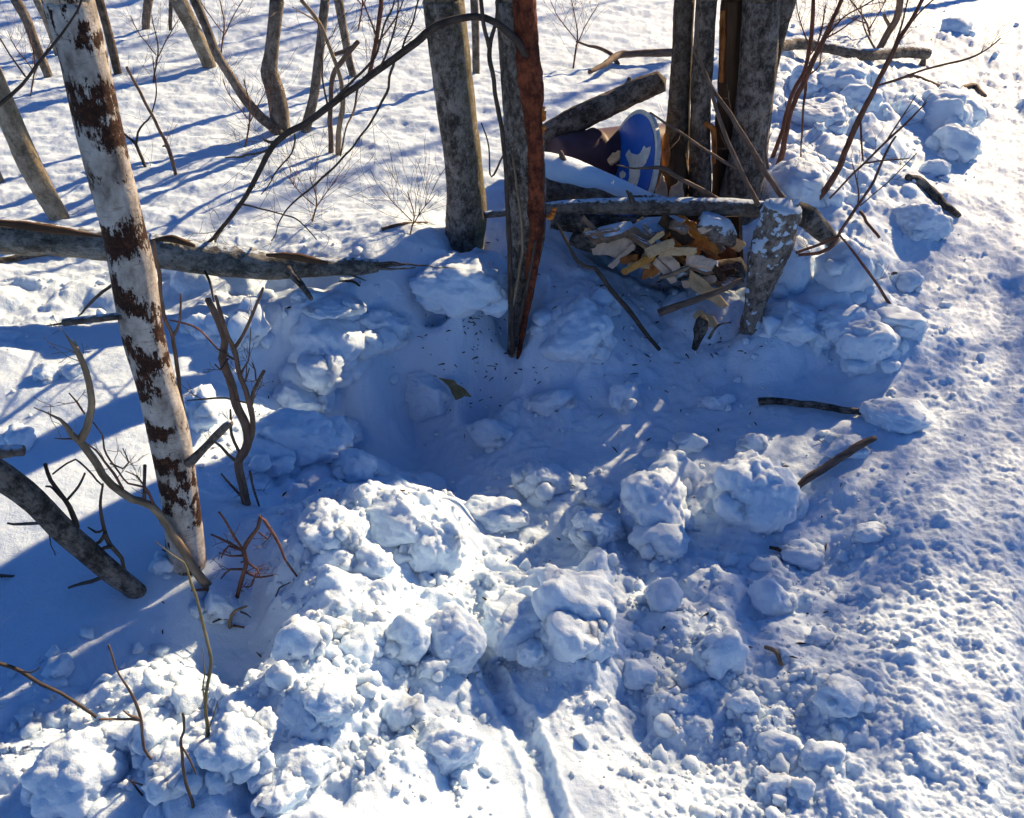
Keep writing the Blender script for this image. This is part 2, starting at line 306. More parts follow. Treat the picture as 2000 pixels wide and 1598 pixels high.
def link(name, me, parent=None, loc=(0, 0, 0)):
    o = bpy.data.objects.new(name, me); COL.objects.link(o); o.location = loc
    if parent: o.parent = parent
    return o
def tag(o, label=None, cat=None, group=None, kind=None):
    for k, v in (('label', label), ('category', cat), ('group', group), ('kind', kind or ('thing' if cat else None))):
        if v: o[k] = v
    return o
def thing(name, label, cat, loc, group=None):
    o = bpy.data.objects.new(name, None); COL.objects.link(o); o.location = loc; o.empty_display_size = .05
    return tag(o, label, cat, group)
def spline(pts, step):
    """Catmull-Rom through rows (x, y, z, r), resampled about every step metres"""
    P = np.array(pts, float)
    if len(P) == 2: P = np.array([P[0], P[0] * .5 + P[1] * .5, P[1]])
    Q = np.vstack([2 * P[0] - P[1], P, 2 * P[-1] - P[-2]]); out = []
    for i in range(1, len(Q) - 2):
        a, b, c, d = Q[i - 1:i + 3]; n = max(1, int(np.linalg.norm(c[:3] - b[:3]) / step))
        for t in np.arange(n) / n:
            out.append(.5 * (2 * b + (c - a) * t + (2 * a - 5 * b + 4 * c - d) * t * t + (3 * b - a - 3 * c + d) * t ** 3))
    out.append(Q[-2]); out = np.array(out); out[:, 3] = np.maximum(out[:, 3], 0.0006); return out
def tube(pts, sides=8, step=.02, amp=0., freq=20., seed=0, zig=0., open_end=False):
    S = spline(pts, step); n = len(S); C, rad = S[:, :3].copy(), S[:, 3]
    if zig:
        for j in range(3): C[1:-1, j] += zig * vnoise(np.arange(1, n - 1) * .37, np.full(n - 2, j * 9.3), None, seed)
    T = np.gradient(C, axis=0); T /= np.linalg.norm(T, axis=1)[:, None] + 1e-9
    u = np.cross(T[0], (0.31, 0.9, 0.2)); u /= np.linalg.norm(u); U = np.empty_like(T)
    for i in range(n):
        u = u - T[i] * np.dot(u, T[i]); u /= np.linalg.norm(u) + 1e-9; U[i] = u
    Wv = np.cross(T, U); th = np.linspace(0, 2 * math.pi, sides, endpoint=False)
    s = np.r_[0, np.cumsum(np.linalg.norm(np.diff(C, axis=0), axis=1))]
    dirs = np.cos(th)[None, :, None] * U[:, None] + np.sin(th)[None, :, None] * Wv[:, None]
    r = np.repeat(rad[:, None], sides, 1)
    bx = r * dirs[:, :, 0]; by = r * dirs[:, :, 1]; bz = np.repeat(s[:, None], sides, 1)
    up = np.abs(T[:, 2]).mean() < .5                     # a lying stem: use its upward side for x
    if up: bx = r * dirs[:, :, 2]; by = r * (dirs[:, :, 0] * T[:, None, 1] - dirs[:, :, 1] * T[:, None, 0])
    if amp: r = r * (1 + amp * fbm(bx * freq, by * freq, bz * freq * .5, seed, 4, .6) + amp * .6 * vnoise(bx * 4, by * 4, bz * 6, seed + 3))
    V = (C[:, None] + dirs * r[:, :, None]).reshape(-1, 3); bark = np.stack([bx, by, bz + seed * 1.7], -1).reshape(-1, 3)
    i = np.arange(n - 1)[:, None] * sides; j = np.arange(sides)[None]; j2 = (j + 1) % sides
    Fq = np.stack([i + j, i + j2, i + sides + j2, i + sides + j], -1).reshape(-1, 4)
    V = np.vstack([V, C[0], C[-1] + T[-1] * rad[-1] * .5]); bark = np.vstack([bark, bark[0], bark[-1]]); e = len(V)
    jj = np.arange(sides); k = (jj + 1) % sides
    F3 = np.vstack([np.stack([k, jj, np.full(sides, e - 2)], -1), np.stack([(n - 1) * sides + jj, (n - 1) * sides + k, np.full(sides, e - 1)], -1)])
    F = np.vstack([Fq[:, [0, 1, 2]], Fq[:, [0, 2, 3]], F3]); return V, F, bark
def join(parts):
    V, F, B, o = [], [], [], 0
    for v, f, b in parts: V.append(v); F.append(f + o); B.append(b); o += len(v)
    return np.vstack(V), np.vstack(F), np.vstack(B)
def worg(o):
    v = Vector(o.location)
    while o.parent: o = o.parent; v = v + o.location
    return v
def put(name, vfb, mat, parent=None, org=None, flat=False):
    """one mesh object; geometry given in the world, stored about org"""
    V, F, B = vfb; o0 = np.array(worg(parent) if parent else (org if org is not None else V[0]))
    me = mesh_np(name, V - o0, F, mat, B, flat); return link(name, me, parent, (0, 0, 0) if parent else tuple(o0))
SEED = [100]
def nseed(): SEED[0] += 1; return SEED[0]
def pix(pts, Y0, lean=0.0):
    """pixel rows (x, y, width) -> world rows (x, y, z, radius) at distance Y0, leaning lean metres towards or away along their length"""
    n = len(pts); out = []
    for i, (a, b, wd) in enumerate(pts):
        p = at_y(a, b, Y0 + lean * i / max(1, n - 1)); out.append((p.x, p.y, p.z, wd * .5 * scale_at(p)))
    return out
def rnd_dir(rg, up=0.0):
    v = Vector((rg.gauss(0, 1), rg.gauss(0, 1), rg.gauss(0, 1) + up)); return v.normalized()
def twiglets(rows, rg, n, length, r, mat_sides=4, up=.6, depth=1, lo=.2):
    """fine side twigs along a stem given as world rows"""
    S = spline(rows, .03); out = []
    for _ in range(n):
        i = int(rg.uniform(lo, 1) * (len(S) - 1)); p = Vector(S[i, :3]); tdir = Vector(S[min(i + 1, len(S) - 1), :3] - S[max(i - 1, 0), :3]).normalized()
        d = (tdir * .8 + rnd_dir(rg, up) * .9).normalized(); L = length * rg.uniform(.35, 1); rr = min(r, S[i, 3]) * rg.uniform(.6, 1)
        q = [p]; dd = d
        for k in range(3): dd = (dd + rnd_dir(rg, .15) * .3).normalized(); q.append(q[-1] + dd * L / 3)
        rw = [(*a, rr * (1 - .26 * k)) for k, a in enumerate(q)]
        out.append(tube(rw, mat_sides, .025, seed=nseed(), zig=.0015))
        if depth > 0: out += twiglets(rw, rg, 2, length * .55, rr * .7, mat_sides, up, depth - 1, .3)
    return out

def shrub(name, label, cat, stems, mat, Y=None, group=None, lean=.12, twigs=0, tl=.15, tr=.0012, sides=8, seed=None, zig=.002, names=None, mats=None, amp=.16):
    """bare stems traced from the photograph: the first starts in the snow, the others join the stem they touch"""
    sd_ = seed or nseed(); rg = random.Random(sd_)
    base = on_snow(stems[0][0][0], stems[0][0][1]) if Y is None else at_y(stems[0][0][0], stems[0][0][1], Y)
    Y0 = base.y; root = thing(name, label, cat, base, group); known = []; allrows = []
    for k, st in enumerate(stems):
        y0 = Y0
        if k and known:
            d0 = min(known, key=lambda q: (q[0] - st[0][0]) ** 2 + (q[1] - st[0][1]) ** 2); d1 = min(known, key=lambda q: (q[0] - st[-1][0]) ** 2 + (q[1] - st[-1][1]) ** 2)
            e0 = math.hypot(d0[0] - st[0][0], d0[1] - st[0][1]); e1 = math.hypot(d1[0] - st[-1][0], d1[1] - st[-1][1])
            if e1 < e0: st = st[::-1]; d0, e0 = d1, e1
            if e0 < 25: y0 = d0[2]
        rows = pix(st, y0, rg.uniform(-1, 1) * lean)
        if k == 0 and Y is None: a = rows[0]; rows = [(a[0], a[1], a[2] - .06, a[3])] + rows
        q = [r[1] for r in rows][-len(st):]
        for (a, b), ya, yb in zip(zip(st[:-1], st[1:]), q[:-1], q[1:]):
            for t in (0, .25, .5, .75): known.append((a[0] + (b[0] - a[0]) * t, a[1] + (b[1] - a[1]) * t, ya + (yb - ya) * t))
        known.append((st[-1][0], st[-1][1], q[-1])); allrows.append(rows)
        mk = M[mats[k]] if mats and mats[k] else M[mat]
        put((names[k] if names else ('stem' if k == 0 else 'branch')), tube(rows, sides, .018, amp, 40, nseed(), zig), mk, root)
    if twigs:
        tw = []
        for rows in allrows: tw += twiglets(rows, rg, max(1, int(twigs / len(allrows))), tl, tr)
        o = put('twig_spray', join(tw), M[mat], root); o['kind'] = 'stuff'
    return root
def stick(name, label, cat, pts, mat, Y=None, group=None, lift=0.0, sides=10, amp=.12, side=(), step=.012):
    """a loose stick or log: each traced point rests on the snow (or stands at distance Y)"""
    rows = []
    for a, b, wd in pts:
        p = at_y(a, b, Y) if Y else on_snow(a, b); p = p + Vector((0, 0, lift)); s = scale_at(p); rows.append((p.x, p.y, p.z + (0 if Y else wd * .3 * s), wd * .5 * s))
    if not side:
        o = put(name, tube(rows, sides, step, amp, 45, nseed(), .002), M[mat], None, rows[0][:3]); return tag(o, label, cat, group)
    root = thing(name, label, cat, rows[0][:3], group); st_ = put('stem', tube(rows, sides, step, amp, 45, nseed(), .002), M[mat], root)
    for sp in side:
        rw = []
        for a, b, wd in sp:
            j = min(range(len(pts)), key=lambda i: abs(pts[i][0] - sp[0][0]) + abs(pts[i][1] - sp[0][1])); p = at_y(a, b, rows[j][1]); rw.append((p.x, p.y, p.z, wd * .5 * scale_at(p)))
        put('side_branch', tube(rw, 8, .012, .1, 45, nseed(), .002), M[mat], st_)
    return root
def slab(name, label, cat, poly, Y, nrm, thick, mat, group=None, parent=None, seed=1):
    """a split piece with the traced outline lying in a tilted plane at distance Y, given real thickness"""
    cx = sum(p[0] for p in poly) / len(poly); cy = sum(p[1] for p in poly) / len(poly); c = at_y(cx, cy, Y); n = Vector(nrm).normalized()
    pts = []
    o = Vector((0, 0, CAM_H)); dense = []
    for (a, b) in zip(poly, poly[1:] + poly[:1]):
        for t in (0, .34, .67): dense.append((a[0] + (b[0] - a[0]) * t, a[1] + (b[1] - a[1]) * t))
    rg = random.Random(seed)
    for k, (a, b) in enumerate(dense):
        jx = 0 if k % 3 == 0 else (1.6 if name != 'wood_chip' else .5)
        r = ray(a + rg.uniform(-jx, jx), b + rg.uniform(-jx, jx)); t = (c - o).dot(n) / r.dot(n); pts.append(o + r * t)
    m = len(pts); ctr = sum(pts, Vector()) / m; rings = []
    for sc, dp in ((.0, 0), (.3, 0), (.55, 0), (.78, 0), (.95, 0.02), (1, .14), (1, .85), (.94, 1), (.5, 1), (0, 1)):
        for p in pts: rings.append(ctr + (p - ctr) * sc - n * (thick * dp))
    V = np.array([tuple(v) for v in rings]); V += .0035 * np.stack([fbm(V[:, 0] * 55, V[:, 1] * 55, V[:, 2] * 55, seed + j, 3) for j in range(3)], -1)
    F = []
    for i in range(9):
        for j in range(m):
            a, b = i * m + j, i * m + (j + 1) % m; F += [(a, b, b + m), (a, b + m, a + m)]
    F = np.array(F)[:, ::-1]
    # make outward
    ob = put(name, (V, F, V.copy()), M[mat], parent, ctr, flat=True)
    if not parent: tag(ob, label, cat, group)
    return ob
_ICO = {}
def ico(sub):
    if sub not in _ICO:
        import bmesh
        bm = bmesh.new(); bmesh.ops.create_icosphere(bm, subdivisions=sub, radius=1)
        _ICO[sub] = (np.array([v.co[:] for v in bm.verts]), np.array([[v.index for v in f.verts] for f in bm.faces])); bm.free()
    return _ICO[sub]
def clod(px, py, wp, hp, label, group=None, seed=None, ang=.72, sub=4, sink=.36, name='snow_lump', lump=1.0):
    """a lump of broken snow: the pixel box it fills in the photograph gives its size where it lies"""
    sd_ = seed or nseed(); rg = random.Random(sd_); b = on_snow(px, py + hp * .3); s = scale_at(b)
    rx = wp * .56 * s; rz = hp * .56 * s * .95; ry = (rx * .6 + rz * .4) * rg.uniform(.85, 1.1)
    ang = rg.uniform(.2, .78)
    def blob(sub_, o, flat):
        V, F = ico(sub_); q = V; V = V.copy(); d = rnd_dir(rg); lo = fbm(q[:, 0] * 1.1 + o, q[:, 1] * 1.1, q[:, 2] * 1.1, sd_, 2)
        for _ in range(9):                                # flattened faces of a broken block
            n = np.array(rnd_dir(rg)); c = rg.uniform(.42, .82); V = V - flat * np.maximum(0, (V @ n) - c)[:, None] * n
        bil = lambda f, sd: np.abs(fbm(q[:, 0] * f + o, q[:, 1] * f, q[:, 2] * f, sd, 2, .5))
        return V * (.92 + .3 * lump * lo + (.24 * lump * bil(1.9, sd_ + 5) + .13 * lump * bil(4.3, sd_ + 6) + .06 * bil(9.5, sd_ + 7)) + .035 * fbm(q[:, 0] * 17, q[:, 1] * 17 + o, q[:, 2] * 17, sd_ + 9, 2))[:, None], F
    dim = np.array((rx, ry, rz)); V, F = blob(5 if wp > 100 else 4, sd_ * 3.7, ang); Vs, Fs, off = [V * dim], [F], len(V)
    for k in range(rg.randint(3, 6) if lump > .5 else 1):                 # smaller pieces frozen to it
        an = rg.uniform(0, 2 * math.pi); f = rg.uniform(.22, .5); V, F = blob(4 if wp * f > 50 else 3, sd_ * 3.7 + k * 11 + 5, ang)
        c = np.array((math.cos(an) * .8, math.sin(an) * .8, rg.uniform(-.55, .35))) * dim; Vs.append(V * f * dim.mean() * np.array((1.1, 1.1, .9)) + c); Fs.append(F + off); off += len(V)
    V, F = np.vstack(Vs), np.vstack(Fs); a = rg.uniform(-.4, .4); ca, sa = math.cos(a), math.sin(a)
    V = np.stack([V[:, 0] * ca - V[:, 1] * sa, V[:, 0] * sa + V[:, 1] * ca, V[:, 2]], -1)
    V += .002 * np.stack([vnoise(V[:, 0] * 110, V[:, 1] * 110, V[:, 2] * 110, sd_ + j) for j in range(3)], -1)
    me = mesh_np(name, V, F, M['snow']); ob = link(name, me, None, (b.x, b.y + ry * .35, b.z + rz * (1 - 2 * sink)))
    return tag(ob, label, 'snow lump', group)

# ------------------------------------------------------------------ snow sheet: field and trail cut from one relief
def snow_sheet():
    rows_px = np.r_[np.linspace(1900, 1605, 50), np.linspace(1600, -120, 790)]
    ys = []
    for b in rows_px:
        p = at_z(1000, b, .05); ys.append(p.y)
    ys = np.r_[np.linspace(-.6, ys[0] - .02, 16), np.array(ys)]; ys = np.r_[ys, ys[-1] * 1.06 ** np.arange(1, 28)]
    u = np.r_[-3.2, -2.4, -1.8, -1.5, -1.32, np.linspace(-1.18, 1.18, 1030), 1.32, 1.5, 1.8, 2.4, 3.2]
    dep = np.maximum(ys, 0) * CP + CAM_H * SP
    X = u[None] * (dep * 1000 / FPX)[:, None]; Y = np.repeat(ys[:, None], len(u), 1)
    X = X.astype(np.float32); Y = Y.astype(np.float32); nr, nc = X.shape
    ri = np.unique(np.r_[np.arange(0, nr, 3), nr - 1]); ci = np.unique(np.r_[0:6, np.arange(6, nc - 6, 3), nc - 6:nc])   # slow fields on every third line
    cf = base_fields(X[np.ix_(ri, ci)].ravel(), Y[np.ix_(ri, ci)].ravel()); fl = []
    fr = np.interp(np.arange(nr), ri, np.arange(len(ri))); fc = np.interp(np.arange(nc), ci, np.arange(len(ci)))
    r0 = np.minimum(fr.astype(int), len(ri) - 2); c0 = np.minimum(fc.astype(int), len(ci) - 2); tr = (fr - r0)[:, None]; tc = (fc - c0)[None]
    for g in cf:
        g = g.reshape(len(ri), len(ci)); g = g[r0] * (1 - tr) + g[r0 + 1] * tr; g = g[:, c0] * (1 - tc) + g[:, c0 + 1] * tc; fl.append(g.ravel().astype(np.float32))
    x, y = X.ravel(), Y.ravel(); z = relief(x, y, fl); _, B, Mm, F = fl; k = (.25 + B + .5 * Mm)
    x2 = x + .011 * k * fbm(x * 14, y * 14, z * 14, 301, 3); y2 = y + .011 * k * fbm(x * 14, y * 14, z * 14, 311, 3)
    V = np.stack([x2, y2, z], -1)
    i = np.arange(nr - 1)[:, None] * nc; j = np.arange(nc - 1)[None]; Q = np.stack([i + j, i + j + 1, i + nc + j + 1, i + nc + j], -1).reshape(-1, 4)
    onp = path_side(x, y)[Q[:, 0]] > 0
    for name, sel in (('snow_ground', ~onp), ('snow_path', onp)):
        q = Q[sel]; used = np.unique(q); mp = np.zeros(len(V), np.int64); mp[used] = np.arange(len(used))
        o = link(name, mesh_np(name, V[used], mp[q], M['snow'])); o['kind'] = 'structure'
snow_sheet()

# ------------------------------------------------------------------ trees
def ground_y(px, py): return on_snow(px, py).y
def crown_rows(rg, p, d, L, r, depth, out, names=None):
    q = [p]; dd = d
    for k in range(4): dd = (dd + rnd_dir(rg, .25) * .22).normalized(); q.append(q[-1] + dd * L / 4)
    out.append(tube([(*a, r * (1 - .2 * k)) for k, a in enumerate(q)], 5, .12, seed=nseed()))
    if depth:
        for _ in range(3):
            i = rg.choice((2, 3, 4)); crown_rows(rg, q[i], (dd + rnd_dir(rg, .3) * .9).normalized(), L * .6, r * .5, depth - 1, out)
def tree(name, label, pts, mat, Y=None, group='background trees', top=4.5, sides=18, amp=.05, step=.02, crown=3, cat='tree', lean=0.0, sink=.12, seed=None):
    """pts from the foot up, in pixels with widths; above the frame the trunk goes on to its real height and carries bare limbs"""
    Y = Y or ground_y(pts[0][0], pts[0][1]); rows = pix(pts, Y, lean); a, b = rows[0], rows[-1]; s_ = seed or nseed(); rg = random.Random(s_)
    g = Vector(a[:3]); root = thing(name, label, cat, g, group)
    rows = [(a[0], a[1], a[2] - sink, a[3] * 1.04)] + rows
    trunk = tube(rows, sides, step, amp, 22, s_)
    put('trunk', trunk, M[mat], root)
    if top > b[2] + .3:
        c = rows[-2]; d = Vector((b[0] - c[0], b[1] - c[1], b[2] - c[2])).normalized(); d = (d + Vector((0, 0, 1.2))).normalized()
        up = [b]; p = Vector(b[:3]); n = 5; H = top - b[2]
        for k in range(1, n + 1): d = (d + rnd_dir(rg, .3) * .06).normalized(); p = p + d * (H / n); up.append((*p, b[3] * (1 - .15 * k)))
        lim = [tube(up, 10, .1, amp * .5, 22, s_)]
        for k in range(crown):
            i = rg.choice((3, 4, 5)); crown_rows(rg, Vector(up[i][:3]), (rnd_dir(rg) * .8 + Vector((0, 0, .7))).normalized(), rg.uniform(.7, 1.2), up[i][3] * .4, 1, lim)
        put('crown', join(lim), M[mat], root)
    return root
def add_branch(root, pts, mat, Y=None, name='branch', lean=0.0, amp=.1, sides=8, zig=.002):
    return put(name, tube(pix(pts, Y or root.location.y, lean), sides, .014, amp, 40, nseed(), zig), M[mat], root)

birch = tree('birch_tree', 'white birch trunk with flaking rust-brown bark patches, nearest standing tree',
     [(366, 1100, 72), (356, 1003, 70), (334, 869, 76), (312, 775, 74), (279, 650, 80), (258, 525, 84), (239, 438, 80), (200, 281, 86), (166, 125, 88), (133, 0, 97)], 'birch', group=None, sides=40, amp=.035, step=.008, top=4.6)
yb = birch.location.y
add_branch(birch, [(240, 617, 14), (190, 622, 15), (150, 628, 15), (124, 630, 15)], 'pole', yb - .03, 'branch_stub')
add_branch(birch, [(130, 631, 6), (110, 634, 4), (91, 636, 2)], 'twig', yb - .03, 'twig')
add_branch(birch, [(228, 545, 5), (190, 580, 6), (153, 617, 3)], 'twig', yb + .04, 'twig', .08)
add_branch(birch, [(368, 905, 20), (395, 878, 15), (425, 850, 15), (450, 826, 14)], 'pole', yb - .03, 'branch_stub', -.05)
add_branch(birch, [(300, 470, 6), (310, 534, 8), (319, 619, 8), (338, 660, 8), (347, 728, 8), (357, 807, 9), (364, 880, 9)], 'brown', yb + .1, 'sucker')
add_branch(birch, [(339, 655, 6), (350, 630, 5), (353, 575, 4)], 'brown', yb + .1, 'sucker')
add_branch(birch, [(330, 625, 3), (360, 633, 4), (391, 647, 4), (425, 682, 4)], 'redtwig', yb + .1, 'twig')

grey = tree('grey_tree', 'thick grey lichen-covered trunk standing at the edge of the dug hollow',
     [(908, 545, 78), (908, 470, 78), (911, 407, 80), (904, 313, 75), (884, 156, 77), (866, 0, 80)], 'lichen', Y=on_snow(906, 500).y, group=None, sides=34, amp=.06, step=.012, sink=.4)
red = tree('stripped_tree', 'split trunk with bare red wood down one side and orange fungus',
     [(1002, 722, 20), (1003, 680, 24), (1008, 620, 30), (1018, 560, 42), (1027, 500, 60), (1030, 430, 74), (1026, 330, 76), (1020, 219, 78), (1006, 0, 76)], 'redgrey', Y=2.8, group=None, sides=30, amp=.08, step=.012, sink=.05)
# the stripped side: a long strip of red wood proud of the bark
rr = pix([(1012, 700, 8), (1026, 620, 12), (1038, 540, 22), (1046, 430, 34), (1045, 330, 38), (1039, 219, 42), (1030, 100, 44), (1020, -20, 44)], 2.752)
brw = put('bare_red_wood', tube(rr, 22, .008, .3, 34, 77), M['redwood'], red)
put('bark_edge', tube(pix([(1062, 470, 5), (1062, 350, 6), (1054, 220, 7), (1047, 100, 7), (1038, -20, 7)], 2.79), 8, .012, .3, 50, 78), M['tan'], red)
rg = random.Random(5)
for i in range(14):
    y_ = 212 + i * 9.5 if i < 11 else 408 + (i - 11) * 8; x_ = 1052 + rg.uniform(-3, 8) + (i > 10) * 25; p = at_y(x_, y_, 2.76); V, F = ico(2); sc = np.array((.013, .013, .009)) * rg.uniform(.6, 1.25)
    Vv = V * (1 + .35 * fbm(V[:, 0] * 2, V[:, 1] * 2, V[:, 2] * 2 + i * 5, 4, 3))[:, None] * sc + np.array(p); put('fungus', (Vv, F, Vv.copy()), M['fungus'], brw)
for q in ([(1000, 690, 12), (998, 560, 12), (993, 430, 9), (984, 290, 9), (964, 160, 10), (956, 95, 10), (968, 40, 7), (972, -10, 6)],):
    twin = shrub('forked_stem', 'thin dark forked stem rising beside the stripped red trunk', 'shrub', [q, [(956, 95, 10), (945, 50, 9), (938, -10, 8)], [(1000, 600, 8), (1020, 480, 6), (1008, 360, 5), (1000, 300, 4)], [(1008, 660, 10), (1030, 560, 8), (1045, 470, 5)], [(985, 300, 4), (960, 345, 4), (955, 290, 3), (940, 240, 3)]], 'twig', Y=2.72, lean=.03, names=['stem', 'fork', 'shoot', 'shoot', 'twig'], mats=[None, None, 'tan', None, None])

YC = 3.55
tA = tree('brown_tree', 'dark brown trunk, rearmost of the clump behind the blue sign', [(1316, 420, 60), (1318, 330, 52), (1326, 219, 46), (1337, 0, 40)], 'brownbark', Y=YC + .05, group='clump of trees at the wood pile', sides=22, amp=.09, step=.015)
tB = tree('slim_grey_tree', 'slim grey trunk between the dark split trunk and the brown one in the clump', [(1365, 450, 46), (1367, 375, 44), (1369, 188, 40), (1380, 0, 42)], 'cluster', Y=YC, group='clump of trees at the wood pile', sides=22, amp=.08, step=.015)
tC = tree('split_tree', 'dark split trunk showing orange inner wood inside the clump', [(1412, 460, 46), (1412, 380, 42), (1422, 200, 46), (1432, 0, 46)], 'split', Y=YC + .07, group='clump of trees at the wood pile', sides=22, amp=.16, step=.015)
tD = tree('lichen_tree', 'broad grey trunk with pale lichen, right edge of the clump', [(1436, 450, 84), (1444, 390, 80), (1460, 313, 76), (1478, 156, 70), (1488, 0, 76)], 'redgrey', Y=YC - .02, group='clump of trees at the wood pile', sides=30, amp=.07, step=.012)
add_branch(tD, [(1488, 190, 40), (1508, 100, 40), (1522, 40, 42), (1540, -20, 44), (1590, -190, 56), (1650, -380, 70), (1700, -560, 80)], 'cluster', YC + .02, 'side_trunk', sides=16)
add_branch(tC, [(1412, 20, 10), (1410, 90, 12), (1409, 160, 8)], 'rot', YC + .02, 'bare_wood')
add_branch(tC, [(1376, 240, 10), (1392, 252, 12), (1396, 290, 10), (1394, 320, 7)], 'rot', YC - .05, 'bare_wood')
add_branch(tA, [(1308, 420, 60), (1310, 350, 58), (1322, 280, 34), (1330, 210, 14)], 'split', YC + .03, 'rotten_wood', amp=.3, sides=18)
add_branch(tA, [(1302, 330, 16), (1300, 295, 18), (1301, 262, 8)], 'rot', YC + .0, 'bark_curl', amp=.2)

stump = thing('broken_stump', 'weathered grey broken stump at the near end of the wood pile', 'stump', on_snow(1465, 668))
ys_ = stump.location.y
post = put('stump_post', tube([(*(lambda r: (r[0], r[1], r[2] - .08, r[3]))(pix([(1464, 675, 60)], ys_)[0]),)] + pix([(1466, 668, 56), (1469, 630, 46), (1473, 600, 44), (1483, 560, 56), (1497, 510, 74), (1510, 475, 82), (1522, 430, 72), (1532, 402, 66)], ys_), 30, .006, .22, 34, 31), M['stump'], stump)
for q in ([(1515, 410, 18), (1508, 398, 14), (1504, 390, 5)], [(1545, 408, 26), (1556, 396, 18), (1562, 388, 6)], [(1530, 408, 20), (1534, 398, 12), (1532, 392, 5)]): add_branch(post, q, 'stump', ys_, 'splinter', amp=.25)

def far_tree(name, label, pts, mat, **k): return tree(name, label, pts, mat, group='trees beyond the hollow', sides=14, step=.03, amp=k.pop('amp', .06), **k)
far_tree('young_tree', 'leaning pale yellow-grey young trunk beside the left end of the fallen log', [(118, 430, 38), (84, 370, 40), (54, 313, 42), (20, 235, 42), (-13, 156, 42), (-70, 20, 42)], 'bgyellow')
far_tree('young_tree', 'dark red-brown thin trunk just behind the white birch', [(230, 142, 16), (219, 94, 17), (207, 47, 16), (194, 0, 17)], 'brownbark')
far_tree('young_tree', 'thin grey trunk in the upper left corner', [(94, 147, 16), (72, 94, 17), (53, 41, 18), (31, 0, 20)], 'bgbark')
far_tree('young_tree', 'pale slim trunk half hidden by the top of the white birch', [(115, 110, 14), (94, 47, 14), (72, 0, 15)], 'bgyellow')
far_tree('young_tree', 'sunlit trunk leaning over the blue shade patch', [(410, 132, 26), (395, 95, 28), (375, 53, 30), (348, 0, 32)], 'bgyellow')
far_tree('bent_tree', 'bent grey trunk curving down to the foot of the scarred trunk', [(543, 258, 22), (512, 232, 20), (480, 195, 19), (447, 144, 18), (422, 103, 18), (404, 56, 18), (380, 0, 20)], 'bgbark')
far_tree('scarred_tree', 'grey trunk with a swollen scar and exposed brown wood', [(549, 252, 34), (545, 215, 37), (538, 180, 37), (526, 140, 34), (529, 110, 29), (535, 60, 27), (541, 0, 27)], 'bgbark', amp=.1)
far_tree('young_tree', 'slender grey trunk right of the scarred trunk', [(597, 258, 20), (613, 188, 19), (625, 94, 18), (635, 0, 18)], 'bgbark')
far_tree('young_tree', 'slender trunk rising behind the crossed dead stem', [(691, 153, 14), (682, 119, 15), (672, 63, 16), (661, 0, 18)], 'bgbark')
far_tree('young_tree', 'thin trunk seen just behind the thick lichen trunk', [(930, 145, 14), (929, 70, 15), (926, 0, 16)], 'bgbark')
far_tree('young_tree', 'short thick trunk far back at the top edge', [(285, 55, 15), (287, 25, 16), (290, 0, 18)], 'bgbark', top=3)
far_tree('young_tree', 'thin dark stem beside the far short trunk', [(333, 58, 7), (333, 30, 8), (334, 0, 8)], 'brownbark', top=2.4, crown=1)
far_tree('young_tree', 'pale stub of a trunk at the left edge below the log', [(-2, 355, 20), (-14, 330, 22), (-40, 280, 22)], 'bgyellow', top=3)
shrub('dead_sapling', 'dark crooked dead stem with a forked top in the field', 'shrub', [[(647, 297, 11), (645, 219, 10), (650, 150, 10), (669, 119, 10), (700, 81, 9)], [(650, 108, 8), (672, 100, 9), (690, 92, 9)]], 'brown', group='shrubs beyond the hollow')
shrub('curved_stem', 'tan curved sapling stem crossing the dark dead stem', 'shrub', [[(660, 302, 11), (663, 250, 10), (669, 203, 10), (666, 156, 9), (644, 94, 8), (625, 47, 8), (588, 0, 8)], [(625, 47, 4), (600, 30, 3), (572, 14, 2)]], 'tan', group='shrubs beyond the hollow', twigs=6)
shrub('bare_shrub', 'thin upright brown stem near the thick lichen trunk', 'shrub', [[(720, 158, 9), (735, 78, 9), (745, 0, 9)], [(733, 90, 4), (770, 40, 3), (790, -5, 3)], [(735, 70, 4), (715, 20, 3), (705, -5, 3)]], 'redtwig', group='shrubs beyond the hollow', twigs=14, tl=.3)
shrub('bare_shrub', 'leaning stick with a forked twig right of the white birch', 'shrub', [[(344, 345, 7), (329, 291, 7), (310, 250, 6), (291, 213, 6), (265, 165, 5), (247, 131, 5)], [(330, 292, 4), (322, 285, 4), (318, 286, 3)]], 'brown', group='shrubs beyond the hollow', twigs=6, tl=.2)
shrub('bare_shrub', 'small forked twig bush touching the white birch', 'shrub', [[(285, 332, 6), (276, 308, 6), (266, 282, 6), (250, 268, 5), (241, 260, 4)], [(266, 280, 5), (270, 258, 4), (282, 240, 4), (295, 225, 3), (305, 175, 3), (298, 110, 2)]], 'twig', group='shrubs beyond the hollow', twigs=10, tl=.25)
